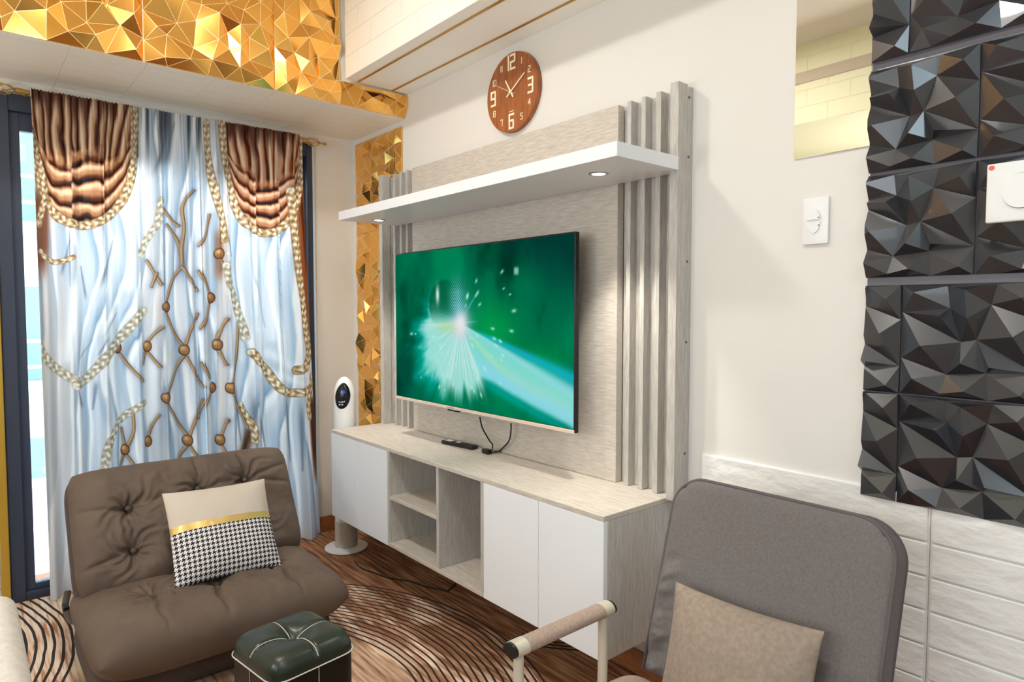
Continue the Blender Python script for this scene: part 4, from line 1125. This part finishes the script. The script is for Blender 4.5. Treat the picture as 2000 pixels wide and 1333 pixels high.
def hound_mat(split):
    m, N, L, b = newmat('beige_and_houndstooth_cloth'); b.inputs['Roughness'].default_value = .85
    uv = N.new('ShaderNodeUVMap'); sp = N.new('ShaderNodeSeparateXYZ'); L.new(uv.outputs[0], sp.inputs[0])
    def M_(op, a, b_=None):
        n = N.new('ShaderNodeMath'); n.operation = op
        for i, q in enumerate((a, b_)):
            if q is None: continue
            if isinstance(q, (int, float)): n.inputs[i].default_value = q
            else: L.new(q, n.inputs[i])
        return n.outputs[0]
    K = 8 / .0158
    X, Y = M_('FLOOR', M_('MULTIPLY', sp.outputs[0], K)), M_('FLOOR', M_('MULTIPLY', sp.outputs[1], K))
    a_ = M_('LESS_THAN', M_('FLOORED_MODULO', X, 8.0), 4.0); c_ = M_('LESS_THAN', M_('FLOORED_MODULO', Y, 8.0), 4.0)
    s_ = M_('LESS_THAN', M_('FLOORED_MODULO', M_('SUBTRACT', X, Y), 4.0), 2.0)
    h_ = M_('ADD', M_('MULTIPLY', a_, s_), M_('MULTIPLY', c_, M_('SUBTRACT', 1.0, s_)))
    def mix(f, A_, C_):
        n = N.new('ShaderNodeMix'); n.data_type = 'RGBA'; L.new(f, n.inputs[0])
        for i, q in ((6, A_), (7, C_)):
            if isinstance(q, tuple): n.inputs[i].default_value = q
            else: L.new(q, n.inputs[i])
        return n.outputs[2]
    hc = mix(h_, lin((236, 230, 230)), lin((16, 16, 24)))
    up = M_('GREATER_THAN', sp.outputs[1], split)
    L.new(mix(up, hc, lin((206, 192, 178))), b.inputs['Base Color'])
    return m


pc_ = [np.array(q) for q in ((.853, -1.201, .545), (.859, -.854, .536), (1.037, -.854, .258), (1.035, -1.204, .261))]
O = sum(pc_) / 4 + np.array([.020, 0, .040]); ax = (pc_[1] - pc_[0] + pc_[2] - pc_[3]); ax /= np.linalg.norm(ax); bx = (pc_[0] - pc_[3] + pc_[1] - pc_[2]); bx -= ax * np.dot(ax, bx); bx /= np.linalg.norm(bx); cxv = np.cross(ax, bx)
frc = frame(O, ax, bx, cxv)
pil = thing('scatter_cushion', tuple(O), 'square cushion, beige above a gold ribbon, black-white houndstooth below, on sofa', 'cushion')
wr = lambda a, b, S, R: .006 * (fbm(a * 14, b * 14, 8) - .5) - .004 * np.exp(-((np.abs(S) - .93) / .06) ** 2)
obj('cover', cushion_uv_mesh(frc, .365, .345, .105, (110, 110), 3.0, 1.6, .045, wr), hound_mat(.5 + .012), pil, smooth='all')
obj('ribbon', cushion_uv_mesh(frc, .365, .345, .105, (110, 110), 3.0, 1.6, .045, wr, band=(.05, .21), off=.0012), mat('gold_satin_ribbon', (226, 192, 118), .32, .45), pil, smooth='all')

# ------------------------------------------------------------------ stool
stc = np.array([1.712, -1.066, .0]); SA = math.radians(8); SH = .15
st = thing('leather_stool', (stc[0], stc[1], .006), 'dark green-black leather cube stool with white stitching', 'stool')
RZ = Matrix.Translation((stc[0], stc[1], 0)) @ Matrix.Rotation(SA, 4, 'Z')
leather = mat('dark_green_leather', (26, 38, 32), .30, noise=(9, (40, 50, 36)), bump=(260, .0004), spec=.6)
leather_s = mat('black_leather', (7, 9, 9), .38, bump=(260, .0004))


def rsq(h, r, n=10):
    out = []
    for cx, cy, a0 in ((h - r, h - r, 0), (-h + r, h - r, 90), (-h + r, -h + r, 180), (h - r, -h + r, 270)):
        for k in range(n + 1): a = math.radians(a0 + 90 * k / n); out.append((cx + r * math.cos(a), cy + r * math.sin(a)))
    return out


t = bmesh.new(); rings = []
for z, hh in ((.007, .119), (.02, .1215), (.15, .123), (.27, .123), (.3015, .1225)):
    rings.append([t.verts.new((x, y, z)) for x, y in rsq(hh, .035)])
for A, Q in zip(rings, rings[1:]):
    for j in range(len(A)): t.faces.new((A[j], A[(j + 1) % len(A)], Q[(j + 1) % len(A)], Q[j]))
t.faces.new(rings[0][::-1]); t.faces.new(rings[-1]); q = B(); merge(q, t, RZ); obj('body', q, leather_s, st, smooth=True)


def stool_top(a, b, S, R):
    d = -.026 * np.exp(-(np.hypot(a, b) / .030) ** 1.4)
    d -= .010 * np.exp(-(np.abs(a) / .0055) ** 1.5) + .010 * np.exp(-(np.abs(b) / .0055) ** 1.5)
    return d


nn = 121; s = np.linspace(-1, 1, nn); S, R = np.meshgrid(s, s, indexing='ij')
sq = lambda P_, Q_: P_ * np.sqrt(np.clip(1 - .20 * Q_ ** 6, 0, 1))
a, b2 = sq(S, R) * .127, sq(R, S) * .127
f = np.clip(1 - np.abs(S) ** 7, 0, 1) ** .5 * np.clip(1 - np.abs(R) ** 7, 0, 1) ** .5
zc = .308 + .052 * f + stool_top(a, b2, S, R) * f
Pm = np.stack([a, b2, zc], -1); t = bmesh.new(); grid_mesh(t, Pm); Pl = np.stack([a, b2, .3018 + 0 * zc], -1); grid_mesh(t, Pl)
# close rim
bmesh.ops.bridge_loops(t, edges=[e for e in t.edges if e.is_boundary]); q = B(); merge(q, t, RZ)
obj('cushion_top', q, leather, st, smooth='all')
thr = mat('white_thread', (226, 224, 214), .6)
q = B()


def zt_at(x, y):
    i = int(round((x / .127 + 1) / 2 * (nn - 1))); j = int(round((y / .127 + 1) / 2 * (nn - 1))); i = min(max(i, 0), nn - 1); j = min(max(j, 0), nn - 1); return zc[i, j]


for o_ in (0,):
    for (ux, uy) in ((1, 0), (-1, 0), (0, 1), (0, -1)):
        pts = []
        for k in range(2, 28):
            d_ = .127 * k / 28; x, y = ux * d_, uy * d_; off = .0035
            pts.append(RZ @ Vector((x + uy * off, y + ux * off, zt_at(x + uy * off, y + ux * off) + .0012)))
        tube(q, pts, .0011, 5)
rim = [RZ @ Vector((x, y, .3045 + .0)) for x, y in rsq(.1285, .046, 10)]
tube(q, rim, .0017, 6, closed=True)
for ux, uy in ((1, 0), (0, -1), (0, 1), (-1, 0)):
    tube(q, [RZ @ Vector((ux * .1242 + uy * .004, uy * .1242 + ux * .004, .304)), RZ @ Vector((ux * .1238 + uy * .004, uy * .1238 + ux * .004, .01))], .0011, 5)
obj('stitching', q, thr, st, smooth=True)

# ------------------------------------------------------------------ armchair
ch = thing('armchair', (2.71, -.66, .006), 'grey upholstered armchair with pale metal arms, lower right', 'armchair')
linen = mat('grey_linen', (106, 100, 98), .9, noise=(260, (120, 113, 110), (1, 1, .6)), bump=(900, .0008))
linen_w = mat('warm_grey_linen', (158, 138, 124), .9, noise=(160, (178, 156, 140)), bump=(700, .0006))
metal = mat('beige_powder_coat', (206, 196, 178), .42, .15)
bu2 = np.array([0, .143, .478]); bu2 /= np.linalg.norm(bu2); bn2 = np.cross(bu2, [1, 0, 0]); bn2 = bn2 if bn2[1] < 0 else -bn2
cbx0, cbx1 = 2.447, 2.985


def back_shape(O, w, h, t, n, p, q, r=.10, wrinkle=0):
    s = np.sin(np.linspace(-1, 1, n[0]) * math.pi / 2) * .5 + np.linspace(-1, 1, n[0]) * .5; rr = np.sin(np.linspace(-1, 1, n[1]) * math.pi / 2) * .5 + np.linspace(-1, 1, n[1]) * .5
    S, R = np.meshgrid(s, rr, indexing='ij'); a = S * w / 2; b = R * h / 2
    # rounded upper corners: circular pull
    ca = np.abs(a) - (w / 2 - r); cb_ = b - (h / 2 - r); inside = (ca > 0) & (cb_ > 0)
    mx_ = np.maximum(ca, cb_); ln = np.hypot(ca, cb_); sc_ = np.where(inside & (ln > 0), mx_ / np.maximum(ln, 1e-9), 1)
    a = np.where(inside, np.sign(a) * (w / 2 - r + ca * sc_), a); b = np.where(inside, h / 2 - r + cb_ * sc_, b)
    f = np.clip(1 - np.abs(S) ** p, 0, 1) ** (1 / q) * np.clip(1 - np.abs(R) ** p, 0, 1) ** (1 / q)
    wob = wrinkle * (fbm(a * 5 + 3, (b - a * .5) * 26, 12) - .5) * np.exp(-((S + .86) / .10) ** 2) * smooth(.10, -.06, b)
    bm = bmesh.new(); fr_ = frame(O, (1, 0, 0), bu2, bn2)
    grid_mesh(bm, fr_(a, b, f * t / 2 + wob * f)); grid_mesh(bm, fr_(a, b, -f * t / 2)); bmesh.ops.remove_doubles(bm, verts=list(bm.verts), dist=2e-5)
    return bm, (a, b, fr_)


Ob = np.array([(cbx0 + cbx1) / 2, -.362, .575])
bm, (ba, bb, frb) = back_shape(Ob, cbx1 - cbx0, .50, .085, (110, 110), 16, 4.0, .085, .075); obj('backrest', bm, linen, ch, smooth='all')
# piping round the edge, front and rear
for cc in (.030, -.030):
    pts = []; w_, h_, r_ = (cbx1 - cbx0) / 2 - .004, .25 - .004, .083
    pts2 = [(-w_, -h_), (-w_, 0.0), (-w_, h_ - r_)] + [(-w_ + r_ - r_ * math.cos(math.radians(t_)), h_ - r_ + r_ * math.sin(math.radians(t_))) for t_ in range(10, 91, 10)] + [(0, h_)] + [(w_ - r_ + r_ * math.sin(math.radians(t_)), h_ - r_ + r_ * math.cos(math.radians(t_))) for t_ in range(0, 81, 10)] + [(w_, h_ - r_), (w_, 0), (w_, -h_)]
    P_ = [frb(np.array([x]), np.array([y]), np.array([cc]))[0] for x, y in pts2]
    obj('piping', tube(B(), [tuple(p) for p in P_], .0042, 8), mat('grey_piping', (96, 88, 90), .85), ch, smooth='all')
# seat
frs = frame((2.69, -.735, .285), (1, 0, 0), (0, 1, 0), (0, 0, 1))
bm = cushion_bm(frs, .60, .60, .10, n=(70, 70), p=10, q=3); obj('seat', bm, linen_w, ch, smooth='all')
# metal frame
for sx2, nm_ in ((2.362, 0), (3.040, 1)):
    xa = sx2 + (.024 if nm_ == 0 else -.024)
    obj('armrest', tube(B(), [(xa, -.805, .500), (xa, -.55, .500)], .0235, 20, flat=.72), linen_w, ch, smooth=True)
    for ya, yb_ in ((-.838, -.804), (-.551, -.520)): obj('arm_sleeve', tube(B(), [(xa, ya, .500), (xa, yb_, .500)], .0240, 20, flat=.74), metal, ch, smooth=True)
    for ya, yb_ in ((-.846, -.8381), (-.5199, -.512)): obj('end_cap', tube(B(), [(xa, ya, .500), (xa, yb_, .500)], .0225, 20, flat=.72), MT['black'], ch, smooth=True)
    for yy in (-.820, -.540):
        if yy == -.540: pts = [(xa, yy, .485), (xa, yy, .33), (xa, yy - .008, .27), (xa, yy - .05, .235), (xa, yy - .10, .22)]
        else: pts = [(xa, yy, .485), (xa, yy, .26), (xa, yy, .0062)]
        bm = B(); tube(bm, curve_pts(pts, 6), .0135, 12, flat=.8); obj('leg', bm, metal, ch, smooth=True)
    obj('side_rail', tube(B(), [(xa, -.96, .22), (xa, -.44, .22)], .012, 10), metal, ch, smooth=True)
    obj('leg', tube(B(), curve_pts([(xa, -.44, .22), (xa, -.40, .20), (xa, -.36, .0125)], 6), .012, 10), metal, ch, smooth=True)

# cushion on the armchair
q4 = [np.array(z) for z in ((2.564, -.456, .605), (2.885, -.452, .620), (2.874, -.494, .470), (2.563, -.520, .395))]
O = np.array([2.722, -.494, .474]); ax = np.array([.9995, .01, .03]); ax /= np.linalg.norm(ax); bx = bu2 - ax * np.dot(ax, bu2); bx /= np.linalg.norm(bx); cv = np.cross(ax, bx); cv = cv if cv[1] < 0 else -cv
frc2 = frame(O, ax, bx, cv)
tag(obj('scatter_cushion', cushion_uv_mesh(frc2, .352, .275, .125, (100, 90), 2.6, 1.5, .06, lambda a, b, S, R: .008 * (fbm(a * 12, b * 12, 15) - .5) + .006 * np.sin(S * 22) * np.exp(-((np.abs(R) - .8) / .15) ** 2) * (S > .2)), mat('taupe_cushion_fabric', (142, 126, 112), .9, noise=(90, (158, 142, 126)), bump=(600, .0006)), smooth='all'), 'plain taupe cushion leaning on the grey armchair', 'cushion')

# ------------------------------------------------------------------ pale bench arm at the lower left
bn_ = thing('bench', (2.1, -1.95, .006), 'pale grey upholstered bench at the lower left photo edge', 'bench')
obj('seat', box(B(), 1.72, 2.62, -2.25, -1.672, .40, .655, .035, 6), mat('pale_grey_upholstery', (200, 192, 182), .8, noise=(60, (214, 206, 196)), bump=(500, .0006)), bn_, smooth=True)
obj('base', box(B(), 1.75, 2.59, -2.22, -1.70, .0065, .399, .005, 2), MT['graywood_v'], bn_)

# ------------------------------------------------------------------ outside: balcony and the opposite block
blc = B(); box(blc, -1.5, -.13, -3.2, .6, -.18, -.03)
struct('floor_balcony', blc, mat('pale_balcony_tile', (206, 214, 220), .6), 'pale balcony floor outside the glass door', 'floor')
rl_ = thing('balcony_railing', (-1.35, -1.2, -.03), 'white balcony railing outside the glass door', 'railing')
obj('parapet', box(B(), -1.42, -1.34, -3.1, .5, -.0295, .22, .004, 1), mat('white_render', (232, 234, 236), .7), rl_)
bx_, white_r, teal = -9.0, mat('white_facade', (236, 240, 242), .8), mat('teal_glass', (150, 186, 200), .3)
bl = thing('apartment_block', (bx_, -6, -6), 'white apartment block with teal windows seen through the door gap', 'building')
WB = B(); box(WB, bx_ - 3, bx_ - .01, -14, 8, -6, 9.5); obj('wall', WB, white_r, bl)
for fl in range(-2, 4):
    z0 = .15 + fl * 2.35
    slab = obj('balcony', box(B(), bx_, bx_ + .9, -13, 7, z0 - .18, z0, .0), white_r, bl)
    r_ = B()
    for zz in (z0 + .25, z0 + .62): box(r_, bx_ + .84, bx_ + .88, -13, 7, zz, zz + .05)
    y = -13.0
    while y < 7: box(r_, bx_ + .85, bx_ + .87, y, y + .05, z0, z0 + .64); y += .34
    obj('railing', r_, white_r, slab)
    y = -12.6
    while y < 6.5: obj('window', box(B(), bx_ - .02, bx_ + .02, y, y + 1.35, z0 + .02, z0 + 1.45), teal, bl); y += 1.9
rs = random.Random(4); gb = B()
for k in range(420):
    t = bmesh.new(); bmesh.ops.create_icosphere(t, subdivisions=1, radius=.05); merge(gb, t, Matrix.Translation((-3.2 + rs.uniform(-.3, .3), rs.uniform(-3.2, .4), rs.uniform(-.75, -.05))) @ Matrix.Rotation(rs.uniform(0, 3), 4, (1, .4, .2)) @ Matrix.Diagonal((1.3, .6, .2, 1)))
tag(obj('hedge', gb, mat('hedge_leaves', (150, 190, 130), .7)), 'green hedge beyond the balcony, in the door gap', 'hedge', None, 'stuff')
tag(obj('planter', box(B(), -3.6, -2.8, -3.4, .6, -2.0, -.78), white_r), 'long white planter holding the hedge outside', 'planter')

fl_ = thing('added_fill_lamp', (1.9, -2.75, .006), 'added brass fill lamp with a bare globe, unseen behind the camera', 'lamp')  # lamp body invented for the point fill, out of view
obj('base', lathe(B(), [(0, .0065), (.13, .0065), (.13, .02), (.02, .03), (0, .03)], 1.9, -2.75, 32), MT['brass'], fl_, smooth=True)
obj('pole', lathe(B(), [(0, .0302), (.011, .0302), (.011, 1.24), (0, 1.24)], 1.9, -2.75, 16), MT['brass'], fl_, smooth=True)
t_ = bmesh.new(); bmesh.ops.create_uvsphere(t_, u_segments=24, v_segments=12, radius=.05); q = B(); merge(q, t_, Matrix.Translation((1.9, -2.75, 1.3)))
obj('globe', q, MT['bulb'], fl_, smooth='all')

# ceiling lamps whose light falls on the wall
for k, (lx, ly) in enumerate(LAMPS):
    lp = thing('ceiling_lamp', (lx, ly, CEIL - .022), 'round ceiling downlight above the %s, outside the photo' % ('sofa' if k == 0 else 'armchair'), 'lamp', 'ceiling downlights')
    obj('rim', lathe(B(), [(.102, CEIL - .0005), (.102, CEIL - .02), (.115, CEIL - .02), (.118, CEIL - .0005)], lx, ly, 40), MT['white'], lp)
for nme, lx, ly, sx3, sy3 in (('cool_fill_frame', 4.6, -1.2, .46, .31),):  # housing added for the cool ceiling fill, out of view
    fm = B(); box(fm, lx - sx3, lx - sx3 + .01, ly - sy3, ly + sy3, CEIL - .03, CEIL - .0005); box(fm, lx + sx3 - .01, lx + sx3, ly - sy3, ly + sy3, CEIL - .03, CEIL - .0005)
    box(fm, lx - sx3 + .01, lx + sx3 - .01, ly - sy3, ly - sy3 + .01, CEIL - .03, CEIL - .0005); box(fm, lx - sx3 + .01, lx + sx3 - .01, ly + sy3 - .01, ly + sy3, CEIL - .03, CEIL - .0005)
    tag(obj(nme, fm, MT['white']), 'rectangular frame of an added ceiling fill light, unseen at the right end', 'lamp')
